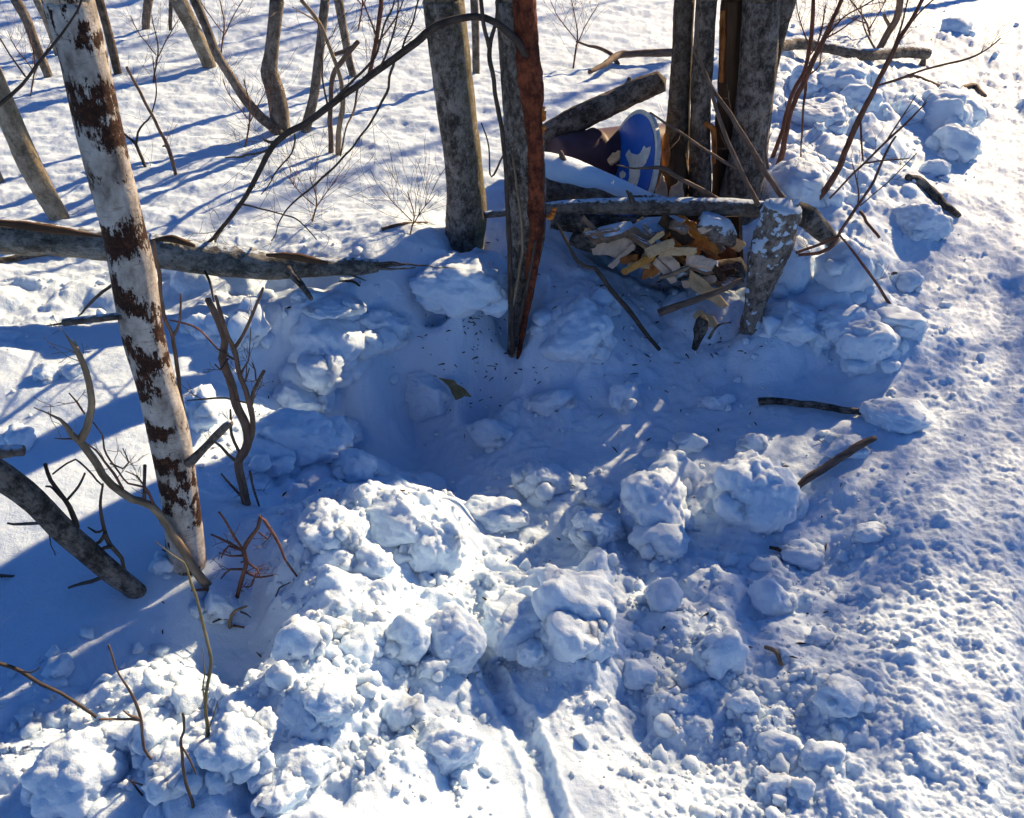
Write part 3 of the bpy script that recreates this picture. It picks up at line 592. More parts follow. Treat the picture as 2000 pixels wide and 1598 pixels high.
for (bx, by, lab) in ((300, 160, 'sprawling bare bush in the blue shade behind the birch'), (430, 115, 'wispy bush with fine twigs beside the sunlit leaning trunk'), (480, 285, 'fine twig bush in front of the bent trunk'), (610, 440, 'low twig bush under the sagging branch'), (800, 470, 'small twig sapling near the foot of the lichen trunk'), (1120, 130, 'fine twig bush behind the diagonal log'), (700, 60, 'wispy bush above the crossed stems'), (60, 190, 'thin twig bush at the left edge behind the birch')):
    h = 95 if by > 400 else 130
    shrub('bare_shrub', lab, 'shrub', [[(bx, by, 3.5), (bx + 8, by - h * .5, 3), (bx - 4, by - h, 2)], [(bx + 4, by - h * .3, 2.5), (bx + 30, by - h * .7, 2), (bx + 50, by - h * .95, 1.4)], [(bx + 5, by - h * .4, 2.5), (bx - 30, by - h * .75, 2), (bx - 45, by - h, 1.4)]], 'redtwig', group='shrubs beyond the hollow', twigs=27, tl=.28, sides=5, lean=.3)

# the sagging branch that hangs across the field from the stripped tree
shrub('sagging_branch', 'long dark branch sagging from the stripped trunk across the snowfield', 'branch',
      [[(1030, 110, 14), (1000, 70, 14), (965, 42, 13), (930, 33, 13), (870, 44, 15), (830, 68, 15), (770, 115, 14), (710, 158, 13), (650, 200, 13), (600, 238, 14), (545, 272, 13), (528, 295, 12), (510, 325, 11), (490, 365, 10), (468, 402, 9), (430, 450, 8), (402, 476, 6)],
       [(540, 278, 7), (525, 277, 6), (516, 273, 5)], [(530, 292, 5), (480, 305, 4), (440, 308, 3)], [(648, 202, 6), (690, 160, 5), (730, 110, 5), (748, 60, 4), (770, 0, 3)], [(770, 118, 5), (762, 150, 5), (745, 200, 5), (715, 250, 4), (668, 310, 4), (610, 365, 4), (560, 410, 3), (530, 470, 2)],
       [(700, 165, 5), (690, 215, 4), (676, 250, 3), (665, 305, 3)], [(640, 205, 4), (630, 170, 4), (632, 120, 3), (620, 40, 2)], [(576, 262, 4), (570, 300, 3), (545, 330, 3), (510, 380, 2)], [(470, 400, 4), (520, 410, 3), (580, 430, 3), (618, 468, 2)], [(780, 110, 5), (800, 60, 4), (815, 10, 3), (822, -20, 3)], [(740, 135, 4), (760, 90, 4), (775, 30, 3), (780, -10, 3)], [(436, 440, 6), (425, 458, 5), (420, 474, 4)]],
      'twig', Y=2.72, lean=.25, twigs=72, tl=.2, tr=.001, amp=.1, zig=.004)

# ------------------------------------------------------------------ logs and wood pile
log = thing('fallen_log', 'long fallen log with grey lichen bark lying behind the white birch', 'log', on_snow(350, 520))
yl = 2.62
put('log_trunk', tube(pix([(-160, 452, 66), (0, 461, 66), (125, 471, 62), (240, 484, 62), (350, 497, 66), (430, 508, 62), (500, 516, 56), (560, 520, 48), (620, 521, 38), (690, 521, 31), (738, 520, 25)], yl, .12), 34, .008, .16, 26, 41), M['log'], log)
put('loose_bark', tube(pix([(-40, 430, 10), (30, 438, 16), (90, 446, 18), (150, 455, 12), (200, 462, 5)], yl - .02), 12, .01, .35, 30, 42), M['split'], log)
put('loose_bark', tube(pix([(295, 470, 6), (330, 466, 16), (350, 470, 14), (380, 480, 6)], yl + .02), 12, .01, .35, 30, 43), M['split'], log)
put('loose_bark', tube(pix([(520, 498, 6), (560, 500, 12), (600, 506, 12), (640, 514, 5)], yl + .04), 12, .01, .35, 30, 44), M['split'], log)
put('branch_stub', tube(pix([(560, 525, 18), (585, 552, 14), (600, 572, 12), (608, 584, 10)], yl + .0, -.08), 10, .01, .15, 40, 45), M['darklog'], log)
put('branch_stub', tube(pix([(400, 530, 6), (410, 552, 5), (418, 590, 3)], yl, -.1), 6, .01, .15, 40, 46), M['twig'], log)
for q in ([(735, 522, 8), (790, 517, 5), (840, 520, 3), (890, 524, 2)], [(730, 515, 6), (765, 512, 4), (800, 518, 2)], [(640, 530, 6), (690, 540, 4), (715, 548, 2)], [(742, 524, 7), (780, 526, 5), (812, 522, 2)]): put('end_twig', tube(pix(q, yl + .1), 6, .012, .3, 60, nseed(), .004), M['darklog'], log)
stick('dead_branch', 'knobbly dead branch lying just below the fallen log at the left edge', 'branch', [(-20, 530, 10), (3, 522, 12), (30, 515, 14), (60, 508, 18), (94, 503, 18), (140, 505, 14)], 'darklog', side=[[(40, 514, 10), (30, 528, 9), (22, 541, 6)]])
stick('loose_twig', 'short twig on the snow beneath the thin end of the fallen log', 'stick', [(664, 560, 5), (690, 562, 5), (703, 563, 4)], 'twig')
stick('loose_stick', 'small brown stick on the sunlit field by the twig sapling', 'stick', [(746, 452, 8), (785, 447, 7), (835, 441, 4)], 'brown')

stick('diagonal_log', 'thick broken log leaning diagonally behind the maroon drum', 'log', [(1050, 280, 52), (1085, 256, 50), (1130, 232, 50), (1180, 208, 50), (1240, 180, 46), (1292, 158, 42)], 'cluster', Y=3.75, amp=.12, sides=28, side=[[(1215, 180, 14), (1225, 165, 12), (1230, 152, 8)]])
slog = thing('snowy_log', 'thick log under smooth snow in front of the blue sign', 'log', at_y(1150, 390, 3.2))
put('log_trunk', tube(pix([(1040, 352, 84), (1090, 358, 84), (1150, 372, 74), (1220, 390, 56), (1300, 405, 36)], 3.22), 26, .012, .08, 24, 51), M['pole'], slog)
put('snow_cover', tube(pix([(1050, 334, 74), (1100, 342, 74), (1160, 362, 66), (1225, 383, 50), (1290, 398, 26)], 3.22), 26, .012, .06, 18, 52), M['snow'], slog)
put('branch_stub', tube(pix([(1106, 330, 14), (1100, 312, 12), (1094, 296, 8)], 3.2), 8, .01, .2, 40, 53), M['brown'], slog)
pole = thing('cross_pole', 'grey pole laid level across the front of the wood pile', 'log', at_y(1250, 410, 3.0))
put('pole_trunk', tube(pix([(945, 420, 12), (1000, 414, 16), (1040, 410, 18), (1100, 404, 27), (1200, 403, 34), (1320, 403, 37), (1430, 405, 36), (1505, 410, 30)], 3.0), 26, .01, .1, 30, 54), M['pole'], pole)
put('branch_stub', tube(pix([(1236, 395, 12), (1230, 380, 11), (1224, 372, 6)], 2.98), 8, .01, .2, 40, 55), M['pole'], pole)
stick('broken_log', 'short broken log with a yellow splintered end behind the stump', 'log', [(1530, 405, 40), (1564, 418, 42), (1590, 436, 40), (1615, 460, 32), (1642, 484, 16)], 'darklog', Y=2.98, amp=.2, sides=22, side=[[(1575, 432, 26), (1610, 464, 22), (1645, 486, 10)]])

# maroon drum and round road sign
dr = thing('maroon_drum', 'dull maroon rounded drum lying behind the blue sign', 'drum', at_y(1200, 310, 3.7))
a, b = at_y(1085, 322, 3.62), at_y(1305, 296, 3.85); d = (b - a); rows = []
for t, r in ((0, .0), (.004, .10), (.02, .112), (.06, .115), (.1, .12), (.3, .128), (.33, .134), (.36, .128), (.64, .128), (.67, .134), (.7, .128), (.94, .118), (.97, .12), (1, .11)): rows.append((*(a + d * t), r * 1.0))
put('drum_shell', tube(rows, 40, .012, .015, 8, 61), M['maroon'], dr)
SY = 3.5; sc_ = at_y(1227, 336, SY); RS = .245
sign = thing('road_sign', 'round blue road sign with worn pale patches stuck in the wood pile', 'sign', sc_)
ax = (at_y(1262, 240, SY) - at_y(1222, 436, SY)).normalized(); vw = (sc_ - Vector((0, 0, CAM_H))).normalized()
sd2 = vw.cross(ax).normalized(); ax = sd2.cross(vw).normalized()
tilt = R(66); nrm = (-vw * math.cos(tilt) - sd2 * math.sin(tilt)).normalized(); wd_ = ax.cross(nrm).normalized()
if wd_.dot(sd2) < 0: wd_ = -wd_
def disc(name, poly, z0, z1, mat, par=None):
    m = len(poly); lay = []
    for z in (z0, z1):
        for (q, r) in poly: lay.append(wd_ * q + ax * r + nrm * z)
    V = np.array([tuple(sc_ + v) for v in lay]); c = len(V); V = np.vstack([V, tuple(sc_ + (wd_ * (sum(p[0] for p in poly) / m) + ax * (sum(p[1] for p in poly) / m)) + nrm * z0), tuple(sc_ + (wd_ * (sum(p[0] for p in poly) / m) + ax * (sum(p[1] for p in poly) / m)) + nrm * z1)])
    F = []
    for j in range(m):
        k = (j + 1) % m; F += [(j, k, m + k), (j, m + k, m + j), (k, j, c), (m + j, m + k, c + 1)]
    return put(name, (V, np.array(F), V.copy()), M[mat], par or sign, flat=True)
circ = lambda r: [(r * math.cos(t), r * math.sin(t)) for t in np.linspace(0, 2 * math.pi, 64, endpoint=False)]
disc('plate', circ(RS), -.016, 0.0, 'signrim'); face = disc('blue_face', circ(RS * .925), .0005, .003, 'signblue')
def worn(pts): return [(wd_.dot(v), ax.dot(v)) for v in [(lambda r: Vector((0, 0, CAM_H)) + r * ((sc_ - Vector((0, 0, CAM_H))).dot(nrm) / r.dot(nrm)) - sc_)(ray(*p)) for p in pts]]
disc('worn_patch', worn([(1223, 303), (1230, 292), (1234, 299), (1245, 303), (1252, 300), (1253, 320), (1251, 345), (1246, 362), (1237, 366), (1227, 360), (1231, 345), (1231, 322)]), .0032, .0042, 'signpale', face)
disc('worn_patch', worn([(1252, 300), (1260, 284), (1264, 290), (1273, 286), (1271, 300), (1264, 318), (1253, 330)]), .0034, .0044, 'signpale', face)
disc('worn_patch', worn([(1212, 338), (1218, 333), (1224, 339), (1222, 346), (1216, 350), (1212, 345)]), .0032, .0042, 'signpale', face)

WP = 'split wood and bark in the pile'
slab('split_log_half', 'large orange split log face dusted with snow in the wood pile', 'firewood', [(1308, 470), (1318, 452), (1345, 428), (1372, 438), (1392, 462), (1405, 488), (1398, 500), (1404, 520), (1378, 528), (1340, 515), (1318, 500), (1300, 486)], 2.98, (-.15, -.75, .65), .05, 'orange', WP, seed=3)
slab('split_log_half', 'pale split log end with pinkish face at the left of the pile', 'firewood', [(1152, 462), (1180, 452), (1212, 458), (1243, 470), (1232, 490), (1210, 506), (1176, 498), (1156, 500)], 3.0, (-.3, -.9, .25), .1, 'pinkbark', WP, seed=4)
slab('bark_slab', 'snow-dusted bark slab lying over the pale split log', 'firewood', [(1146, 454), (1170, 442), (1232, 430), (1240, 446), (1212, 456), (1160, 468)], 2.97, (-.1, -.35, .93), .03, 'dustwood', WP, seed=5)
slab('bark_slab', 'flat snow-covered board under the cross pole', 'firewood', [(1220, 446), (1260, 424), (1330, 418), (1340, 428), (1312, 448), (1258, 460)], 3.02, (-.05, -.25, .96), .025, 'dustwood', WP, seed=6)
slab('bark_slab', 'dark broken board running down across the middle of the pile', 'firewood', [(1222, 448), (1238, 440), (1306, 482), (1304, 494), (1280, 492), (1236, 464)], 2.94, (.1, -.8, .6), .04, 'dustwood', WP, seed=7)
slab('bark_slab', 'snow-topped bark flake in front of the orange split face', 'firewood', [(1336, 506), (1358, 502), (1380, 512), (1404, 508), (1402, 526), (1380, 532), (1350, 522)], 2.9, (-.1, -.4, .9), .02, 'dustwood', WP, seed=8)
slab('wood_wedge', 'small red-brown wooden wedge sticking out below the pile', 'firewood', [(1252, 546), (1262, 522), (1282, 508), (1292, 520), (1282, 536), (1262, 546)], 2.92, (-.3, -.9, .3), .03, 'rot', WP, seed=9)
slab('wood_wedge', 'narrow tan splinter hanging under the dark board', 'firewood', [(1246, 518), (1252, 500), (1262, 488), (1266, 496), (1256, 514), (1250, 522)], 2.95, (-.3, -.9, .3), .02, 'wood', WP, seed=10)
slab('bark_slab', 'tan curled plank slanting down out of the pile', 'firewood', [(1343, 548), (1348, 526), (1366, 538), (1400, 568), (1424, 598), (1412, 602), (1378, 584), (1350, 562)], 2.84, (-.25, -.85, .5), .016, 'wood', WP, seed=11)
slab('bark_slab', 'olive-tan bark piece at the foot of the pile', 'firewood', [(1354, 618), (1366, 604), (1396, 620), (1406, 634), (1398, 642), (1370, 632)], 2.8, (-.2, -.8, .6), .02, 'wood', WP, seed=12)
slab('bark_slab', 'white birch bark flake right of the blue sign', 'firewood', [(1276, 388), (1284, 362), (1292, 340), (1300, 360), (1304, 388), (1290, 394)], 3.42, (-.3, -.9, .2), .02, 'pinkbark', WP, seed=13)
slab('bark_slab', 'pink ragged bark flake next to the slim grey trunk', 'firewood', [(1304, 390), (1312, 366), (1322, 360), (1328, 348), (1334, 356), (1336, 388), (1320, 392)], 3.4, (-.1, -.95, .2), .02, 'pinkbark', WP, seed=14)
slab('bark_slab', 'pale wood chip between the drum and the blue sign', 'firewood', [(1186, 312), (1196, 298), (1212, 294), (1210, 308), (1202, 318), (1190, 320)], 3.45, (-.2, -.8, .6), .02, 'wood', WP, seed=15)
slab('bark_slab', 'orange bark strip standing behind the rim of the sign', 'firewood', [(1288, 322), (1292, 282), (1300, 262), (1312, 266), (1308, 300), (1298, 326)], 3.75, (-.4, -.9, .1), .02, 'rot', WP, seed=16)
slab('wood_wedge', 'dark chunk added as shade at the heart of the pile', 'firewood', [(1250, 486), (1300, 470), (1340, 510), (1345, 540), (1300, 540), (1262, 520)], 3.06, (-.2, -.9, .3), .08, 'split', WP, seed=17)  # dark backing piece, stands for deep shade between the split wood
slab('wood_wedge', 'dark chunk added as shade right of the orange face', 'firewood', [(1380, 450), (1420, 440), (1440, 500), (1430, 560), (1390, 560), (1376, 520)], 3.06, (-.1, -.9, .3), .08, 'split', WP, seed=18)  # second backing piece, its dark colour supplies the shade here
_rg = random.Random(33)
for i in range(38):
    cx, cy = _rg.uniform(1155, 1440), _rg.uniform(440, 560); cy = min(cy, 480 + (cx - 1150) * .33); L, wv, an = _rg.uniform(34, 84), _rg.uniform(5, 17), _rg.uniform(-.9, .9); ca, sa = math.cos(an), math.sin(an)
    mt = _rg.choice(['wood', 'rot', 'dustwood', 'dustwood', 'split', 'pinkbark', 'orange'])
    slab('wood_chip', {'wood': 'tan', 'rot': 'orange-brown', 'dustwood': 'snow-dusted', 'split': 'dark brown', 'pinkbark': 'pale pink', 'orange': 'yellow-orange'}[mt] + (' splinter beside the pale split log at the pile' if cx < 1250 else ' splinter wedged below the dark broken board' if cx < 1345 else ' splinter wedged beside the orange split face'), 'firewood', [(cx + ca * a * L / 2 - sa * b * wv, cy + sa * a * L / 2 + ca * b * wv) for a, b in ((-1, -.6), (-.2, -.7), (.6, -.7), (1, -.5), (.94, .2), (.8, .7), (0, .6), (-.9, .7), (-.95, .1))], _rg.uniform(2.87, 3.05), (_rg.uniform(-.5, .3), -.8, _rg.uniform(.2, .9)), _rg.uniform(.015, .035), mt, 'chips in the wood pile', seed=50 + i)
_ch = {}
for o in [o for o in COL.objects if o.name.startswith('wood_chip')]: _ch.setdefault(o['label'], []).append(o)
for lab, l in _ch.items():
    if len(l) > 1:
        for o, wd in zip(sorted(l, key=lambda o: -o.location.x), ('nearest', 'second', 'third', 'fourth', 'fifth', 'sixth', 'seventh', 'eighth')): o['label'] = lab + ', ' + (wd + ' from' if wd != 'nearest' else wd) + ' the stump'
stick('splintered_stick', 'straight brown splintered stick crossing the tan plank', 'stick', [(1286, 612, 15), (1330, 596, 14), (1390, 574, 12), (1450, 548, 12)], 'brown', Y=2.78, group=WP)
stick('splintered_stick', 'short pale stick poking out above the straight stick', 'stick', [(1288, 542, 7), (1316, 534, 9), (1346, 522, 8)], 'tan', Y=2.86, group=WP)
stick('knobbly_branch', 'dark knobbly branch end crusted with snow under the cross pole', 'branch', [(1368, 432, 34), (1390, 440, 44), (1408, 452, 46), (1424, 468, 34), (1432, 478, 16)], 'stump', Y=2.95, amp=.4, sides=24, group=WP)
stick('root_clump', 'black root end sticking out of the snow below the pile', 'root', [(1356, 682, 10), (1364, 660, 18), (1370, 640, 26), (1374, 622, 22)], 'darklog', Y=2.72, amp=.4, side=[[(1384, 662, 6), (1396, 642, 5), (1410, 632, 4), (1428, 630, 3)]])
shrub('bowed_stick', 'long dark bowed stick leaning from the pile into the hollow', 'stick', [[(1288, 683, 7), (1262, 652, 8), (1230, 610, 10), (1200, 574, 10), (1162, 524, 9), (1148, 522, 8), (1130, 512, 8), (1110, 480, 7), (1090, 435, 6)], [(1156, 523, 4), (1140, 518, 4), (1130, 516, 3)]], 'twig', Y=on_snow(1288, 683).y - .05, lean=.0)
shrub('crossed_stems', 'two bare tan stems crossing in front of the clump of trees', 'shrub', [[(1535, 395, 11), (1500, 345, 11), (1460, 280, 11), (1420, 215, 10), (1390, 170, 9), (1365, 100, 7), (1362, 20, 5)], [(1480, 400, 12), (1440, 320, 11), (1408, 240, 9), (1385, 165, 7)], [(1440, 330, 7), (1380, 295, 6), (1330, 260, 5), (1270, 220, 4)], [(1420, 400, 9), (1370, 370, 9), (1320, 345, 10), (1290, 328, 9), (1240, 330, 4), (1205, 322, 3)], [(1500, 330, 6), (1494, 290, 5), (1500, 250, 4)]], 'brown', Y=3.05, lean=.1, twigs=12, tl=.15, group=WP)

stick('fallen_branch', 'snowy fallen branch behind the clump reaching out towards the trail', 'branch', [(1500, 134, 24), (1530, 122, 24), (1560, 117, 23), (1622, 124, 22), (1669, 135, 23), (1716, 131, 24), (1763, 125, 24), (1806, 127, 22)], 'pole', lift=.05, side=[[(1668, 128, 14), (1666, 110, 14), (1668, 93, 9)], [(1756, 140, 9), (1748, 148, 7), (1742, 152, 5)], [(1800, 130, 16), (1803, 118, 10), (1804, 110, 6)]], amp=.18)
stick('fallen_branch', 'forked grey-brown branch lying left of the clump behind the diagonal log', 'branch', [(1150, 160, 8), (1178, 146, 11), (1207, 130, 13), (1240, 128, 12), (1275, 129, 14), (1312, 130, 14)], 'brown', lift=.04, side=[[(1207, 127, 10), (1194, 106, 8), (1169, 94, 7), (1145, 88, 5), (1125, 81, 4)]])
stick('fallen_stick', 'curved dark stick on the snow bank beside the trail, farthest up', 'stick', [(1768, 165, 6), (1785, 172, 11), (1810, 182, 12), (1857, 181, 11), (1897, 175, 11), (1910, 182, 10), (1922, 194, 8)], 'brown', group='sticks lying by the trail', side=[[(1875, 182, 5), (1873, 192, 4)]])
stick('fallen_stick', 'thick crumbling bark stick half buried at the trail edge', 'stick', [(1764, 376, 12), (1785, 380, 18), (1810, 386, 17), (1835, 405, 17), (1852, 420, 16), (1868, 434, 14)], 'darklog', group='sticks lying by the trail', amp=.3)
stick('fallen_stick', 'straight dark stick lying flat in the blue shade', 'stick', [(1478, 802, 17), (1510, 799, 15), (1541, 800, 14), (1603, 804, 15), (1640, 810, 15), (1680, 814, 14)], 'darklog', group='sticks lying by the trail', amp=.16, lift=.012)
stick('fallen_stick', 'brown stick standing slanted beside the large snow block', 'stick', [(1552, 976, 10), (1575, 958, 15), (1630, 924, 15), (1672, 896, 16), (1702, 879, 12)], 'brown', group='sticks lying by the trail', lift=.03)
stick('fallen_stick', 'tiny yellow-brown twig on the crumbly snow', 'stick', [(1490, 1284, 8), (1506, 1300, 9), (1521, 1319, 9)], 'tan', group='sticks lying by the trail', lift=.008)
stick('fallen_stick', 'small dark bark bit under a lump by the large snow block', 'stick', [(1500, 1084, 7), (1515, 1087, 8), (1530, 1091, 5)], 'twig', group='sticks lying by the trail', lift=.01)
stick('fallen_stick', 'small dark chunk of bark on the bank above the angular slab', 'stick', [(1742, 550, 14), (1758, 553, 16), (1772, 566, 10)], 'darklog', group='sticks lying by the trail', lift=.01)
slab('bark_scrap', 'olive bark scrap lying in the deepest part of the hollow', 'bark', [(857, 738), (880, 740), (902, 756), (921, 774), (906, 772), (889, 780), (880, 760)], on_snow(890, 762).y - .05, (-.1, -.5, .85), .008, 'green', seed=21)
slab('bark_scrap', 'brown dead leaf scrap on the wall between the two middle trunks', 'bark', [(888, 538), (905, 536), (916, 552), (924, 576), (912, 570), (898, 556)], on_snow(906, 556).y - .04, (-.1, -.6, .75), .006, 'green', seed=22)

slab('shade_backing', 'dark backing slab added as gap shade behind the split pieces', 'log', [(1132, 440), (1250, 424), (1450, 420), (1456, 530), (1400, 556), (1300, 540), (1240, 514), (1140, 490)], 3.12, (-.1, -.9, .35), .12, 'gapshade', WP, seed=31)  # dark backdrop added so the gaps in the pile read as shade
stick('gap_shade_log', 'dark log added as shade under the cross pole at the top of the pile', 'log', [(1075, 432, 30), (1130, 436, 40), (1200, 440, 40), (1290, 446, 36)], 'darklog', Y=3.08, group=WP, sides=20, amp=.15)  # dark log added as shade below the pole
stick('gap_shade_log', 'short dark log end added as shade in the gap left of the pale split log', 'log', [(1118, 462, 34), (1140, 470, 40), (1170, 474, 38)], 'darklog', Y=3.05, group=WP, sides=20, amp=.15)  # added dark fill for the shaded gap on this side
stick('gap_shade_log', 'dark round log added as shade in the gap under the orange split face', 'log', [(1270, 512, 30), (1330, 530, 40), (1420, 530, 44), (1450, 524, 40)], 'darklog', Y=3.0, group=WP, sides=20, amp=.15)  # added dark fill, shade below the orange face

# ------------------------------------------------------------------ shrubs near the trail and in the foreground
TR = 'bare shrubs by the trail'
shrub('trailside_shrub', 'tall dark shrub stem arching up beside the broken log', 'shrub', [[(1581, 410, 12), (1613, 369, 12), (1638, 329, 12), (1653, 288, 11), (1681, 228, 11), (1710, 169, 10), (1738, 113, 10), (1757, 75, 9), (1785, 31, 8), (1812, -20, 7)], [(1712, 168, 5), (1763, 153, 5), (1804, 136, 4), (1888, 116, 4), (1932, 94, 3), (1954, 75, 3)], [(1742, 105, 5), (1760, 50, 4), (1775, -10, 3)], [(1681, 228, 4), (1683, 270, 4), (1686, 315, 3)], [(1735, 118, 5), (1762, 70, 4), (1800, 20, 3), (1835, -10, 3)]], 'redtwig', group=TR, twigs=20, tl=.2)
shrub('trailside_shrub', 'leaning brown shrub stem next to the clump of trees', 'shrub', [[(1509, 356, 11), (1528, 297, 11), (1544, 219, 10), (1566, 169, 10), (1588, 119, 10), (1619, 56, 9), (1645, -5, 8)], [(1566, 172, 5), (1574, 150, 6), (1569, 219, 5), (1564, 307, 3)], [(1600, 95, 4), (1640, 40, 3), (1690, 10, 3), (1730, -15, 2)], [(1610, 75, 4), (1640, 60, 3), (1680, 30, 2)], [(1575, 150, 4), (1600, 130, 3), (1605, 100, 2)]], 'redtwig', group=TR, twigs=28, tl=.25)
shrub('trailside_shrub', 'slim upright shrub stem against the broad grey trunk', 'shrub', [[(1497, 335, 8), (1525, 266, 8), (1544, 194, 8), (1572, 135, 8), (1585, 63, 8), (1590, -10, 7)], [(1575, 120, 3), (1602, 70, 3), (1612, 10, 2)], [(1580, 90, 3), (1560, 30, 2), (1555, -10, 2)]], 'redtwig', group=TR, twigs=16, tl=.2)
shrub('trailside_shrub', 'low spreading shrub twigs crossing over the broken log', 'shrub', [[(1640, 455, 7), (1675, 400, 6), (1707, 354, 5), (1732, 297, 5), (1750, 266, 4)], [(1620, 388, 4), (1660, 345, 5), (1688, 319, 5), (1732, 275, 5), (1779, 232, 4), (1810, 200, 2)], [(1688, 319, 4), (1740, 313, 3), (1775, 310, 2)], [(1732, 275, 4), (1765, 225, 3), (1790, 185, 2)], [(1640, 455, 6), (1628, 478, 7), (1600, 494, 7), (1560, 498, 6)], [(1640, 460, 6), (1600, 478, 6), (1555, 494, 6)], [(1638, 456, 5), (1672, 500, 5), (1700, 538, 6), (1738, 594, 7)], [(1675, 400, 3), (1676, 370, 3), (1665, 320, 2)], [(1680, 402, 3), (1740, 350, 2), (1790, 300, 2)]], 'redtwig', Y=2.75, group=TR, twigs=20, tl=.12, lean=.06)
shrub('trailside_shrub', 'thick dark shrub stem on the bank above the fallen branch', 'shrub', [[(1710, 112, 14), (1732, 69, 14), (1753, 31, 14), (1760, -10, 13)], [(1740, 55, 8), (1730, 38, 7), (1727, 28, 6)], [(1712, 100, 4), (1690, 60, 3), (1680, 10, 2)]], 'brown', group=TR, twigs=32, tl=.3)
stick('fallen_stick', 'short red-brown twig with a side stub on the bank face', 'stick', [(1674, 438, 6), (1690, 462, 6), (1711, 489, 6)], 'redtwig', Y=None, group='sticks lying by the trail', lift=.03)
shrub('bare_shrub', 'fine twig bush at the top edge above the bank', 'shrub', [[(1700, 75, 4), (1690, 40, 3), (1660, 0, 3)], [(1695, 60, 3), (1720, 20, 2), (1735, -10, 2)], [(1690, 45, 3), (1650, 35, 2), (1600, 60, 2)]], 'redtwig', group=TR, twigs=60, tl=.4)

FG = 'bare shrubs in the left foreground'
shrub('grey_shrub', 'grey twin-stemmed shrub standing right of the white birch', 'shrub', [[(482, 990, 17), (474, 945, 17), (466, 906, 18), (476, 886, 18), (484, 860, 18), (480, 828, 17), (463, 791, 16), (447, 738, 15), (434, 700, 15), (439, 666, 14), (424, 622, 14), (405, 584, 12)],
      [(480, 880, 12), (493, 838, 11), (488, 788, 11), (470, 738, 10), (461, 690, 10), (446, 660, 9), (433, 619, 8), (421, 578, 6)], [(458, 680, 8), (475, 655, 7), (488, 628, 7), (501, 595, 6), (514, 562, 5)], [(490, 790, 9), (494, 765, 8), (503, 744, 8), (516, 724, 7)], [(466, 906, 7), (446, 888, 6), (430, 872, 5), (415, 860, 4)], [(474, 972, 5), (452, 948, 5), (432, 925, 3)], [(488, 920, 5), (496, 955, 5), (507, 991, 4)], [(470, 890, 6), (452, 850, 6), (450, 800, 4)], [(425, 682, 4), (445, 695, 4), (462, 705, 4)], [(485, 788, 4), (440, 778, 4), (420, 778, 4), (365, 782, 2)], [(470, 730, 4), (485, 705, 3), (490, 640, 2)], [(500, 744, 3), (498, 722, 3), (492, 708, 2)], [(446, 700, 4), (430, 722, 4), (420, 712, 3)], [(487, 720, 3), (478, 745, 3), (482, 712, 2)]], 'brown', group=FG, lean=.04, twigs=30, tl=.07, amp=.16)
shrub('tan_shrub', 'crooked tan shrub leaning up from the foot of the birch', 'shrub', [[(424, 1168, 20), (400, 1138, 18), (375, 1103, 17), (338, 1044, 17), (310, 1005, 17), (297, 988, 17), (275, 978, 16), (260, 975, 16), (240, 963, 16), (219, 947, 16), (200, 928, 15), (188, 909, 15), (170, 882, 15), (156, 863, 15), (140, 850, 12), (128, 832, 9), (116, 819, 6), (92, 806, 3), (66, 796, 2)],
      [(158, 858, 16), (168, 838, 15), (175, 815, 15), (179, 785, 14), (173, 745, 14), (160, 708, 13), (150, 688, 11), (138, 672, 6), (126, 650, 2)], [(160, 700, 8), (150, 680, 8), (143, 662, 2)], [(282, 975, 8), (282, 947, 6), (283, 908, 7)], [(300, 985, 6), (282, 952, 5), (250, 945, 4), (225, 910, 4), (203, 875, 4), (200, 850, 3), (182, 825, 3)], [(240, 955, 5), (215, 915, 5), (190, 880, 4), (168, 866, 3)], [(215, 905, 4), (240, 915, 3), (252, 905, 3), (240, 876, 2)], [(165, 808, 4), (150, 785, 4), (135, 768, 3)], [(140, 857, 4), (120, 857, 3), (107, 856, 2)], [(290, 965, 4), (268, 930, 3), (245, 920, 2)]], 'tan', group=FG, lean=.08, amp=.12, twigs=26, tl=.08, mats=[None, None, 'wood', 'brown', 'redtwig', 'redtwig', 'twig', 'redtwig', 'redtwig', 'redtwig'])
shrub('red_twig', 'thin knotted red twig lying from the foot of the tan shrub', 'stick', [[(428, 1156, 8), (410, 1152, 5), (375, 1154, 5), (345, 1168, 5), (313, 1179, 5), (290, 1186, 4), (260, 1190, 4), (232, 1197, 3)], [(345, 1166, 4), (330, 1168, 3), (310, 1170, 2)], [(330, 1170, 3), (322, 1180, 3), (312, 1184, 2)]], 'redtwig', Y=on_snow(425, 1160).y - .03, lean=-.02, group=FG)
shrub('whip_stem', 'long thin olive whip stem in front of the tan shrub', 'shrub', [[(398, 1518, 7), (402, 1470, 8), (406, 1424, 8), (400, 1380, 7), (410, 1300, 7), (407, 1269, 6), (390, 1200, 6), (374, 1140, 5), (360, 1100, 3), (330, 1080, 2), (303, 1058, 2)], [(408, 1424, 3), (418, 1395, 3), (426, 1368, 2)], [(399, 1372, 4), (397, 1320, 3), (396, 1268, 2)]], 'green', group=FG, lean=.05)
shrub('twig_shoot', 'forked brown shoot rising from the lumps at the bottom edge', 'shrub', [[(388, 1605, 7), (366, 1539, 7), (353, 1464, 6), (356, 1430, 5), (357, 1394, 5)], [(355, 1458, 4), (370, 1485, 4), (383, 1513, 3)]], 'twig', group=FG)
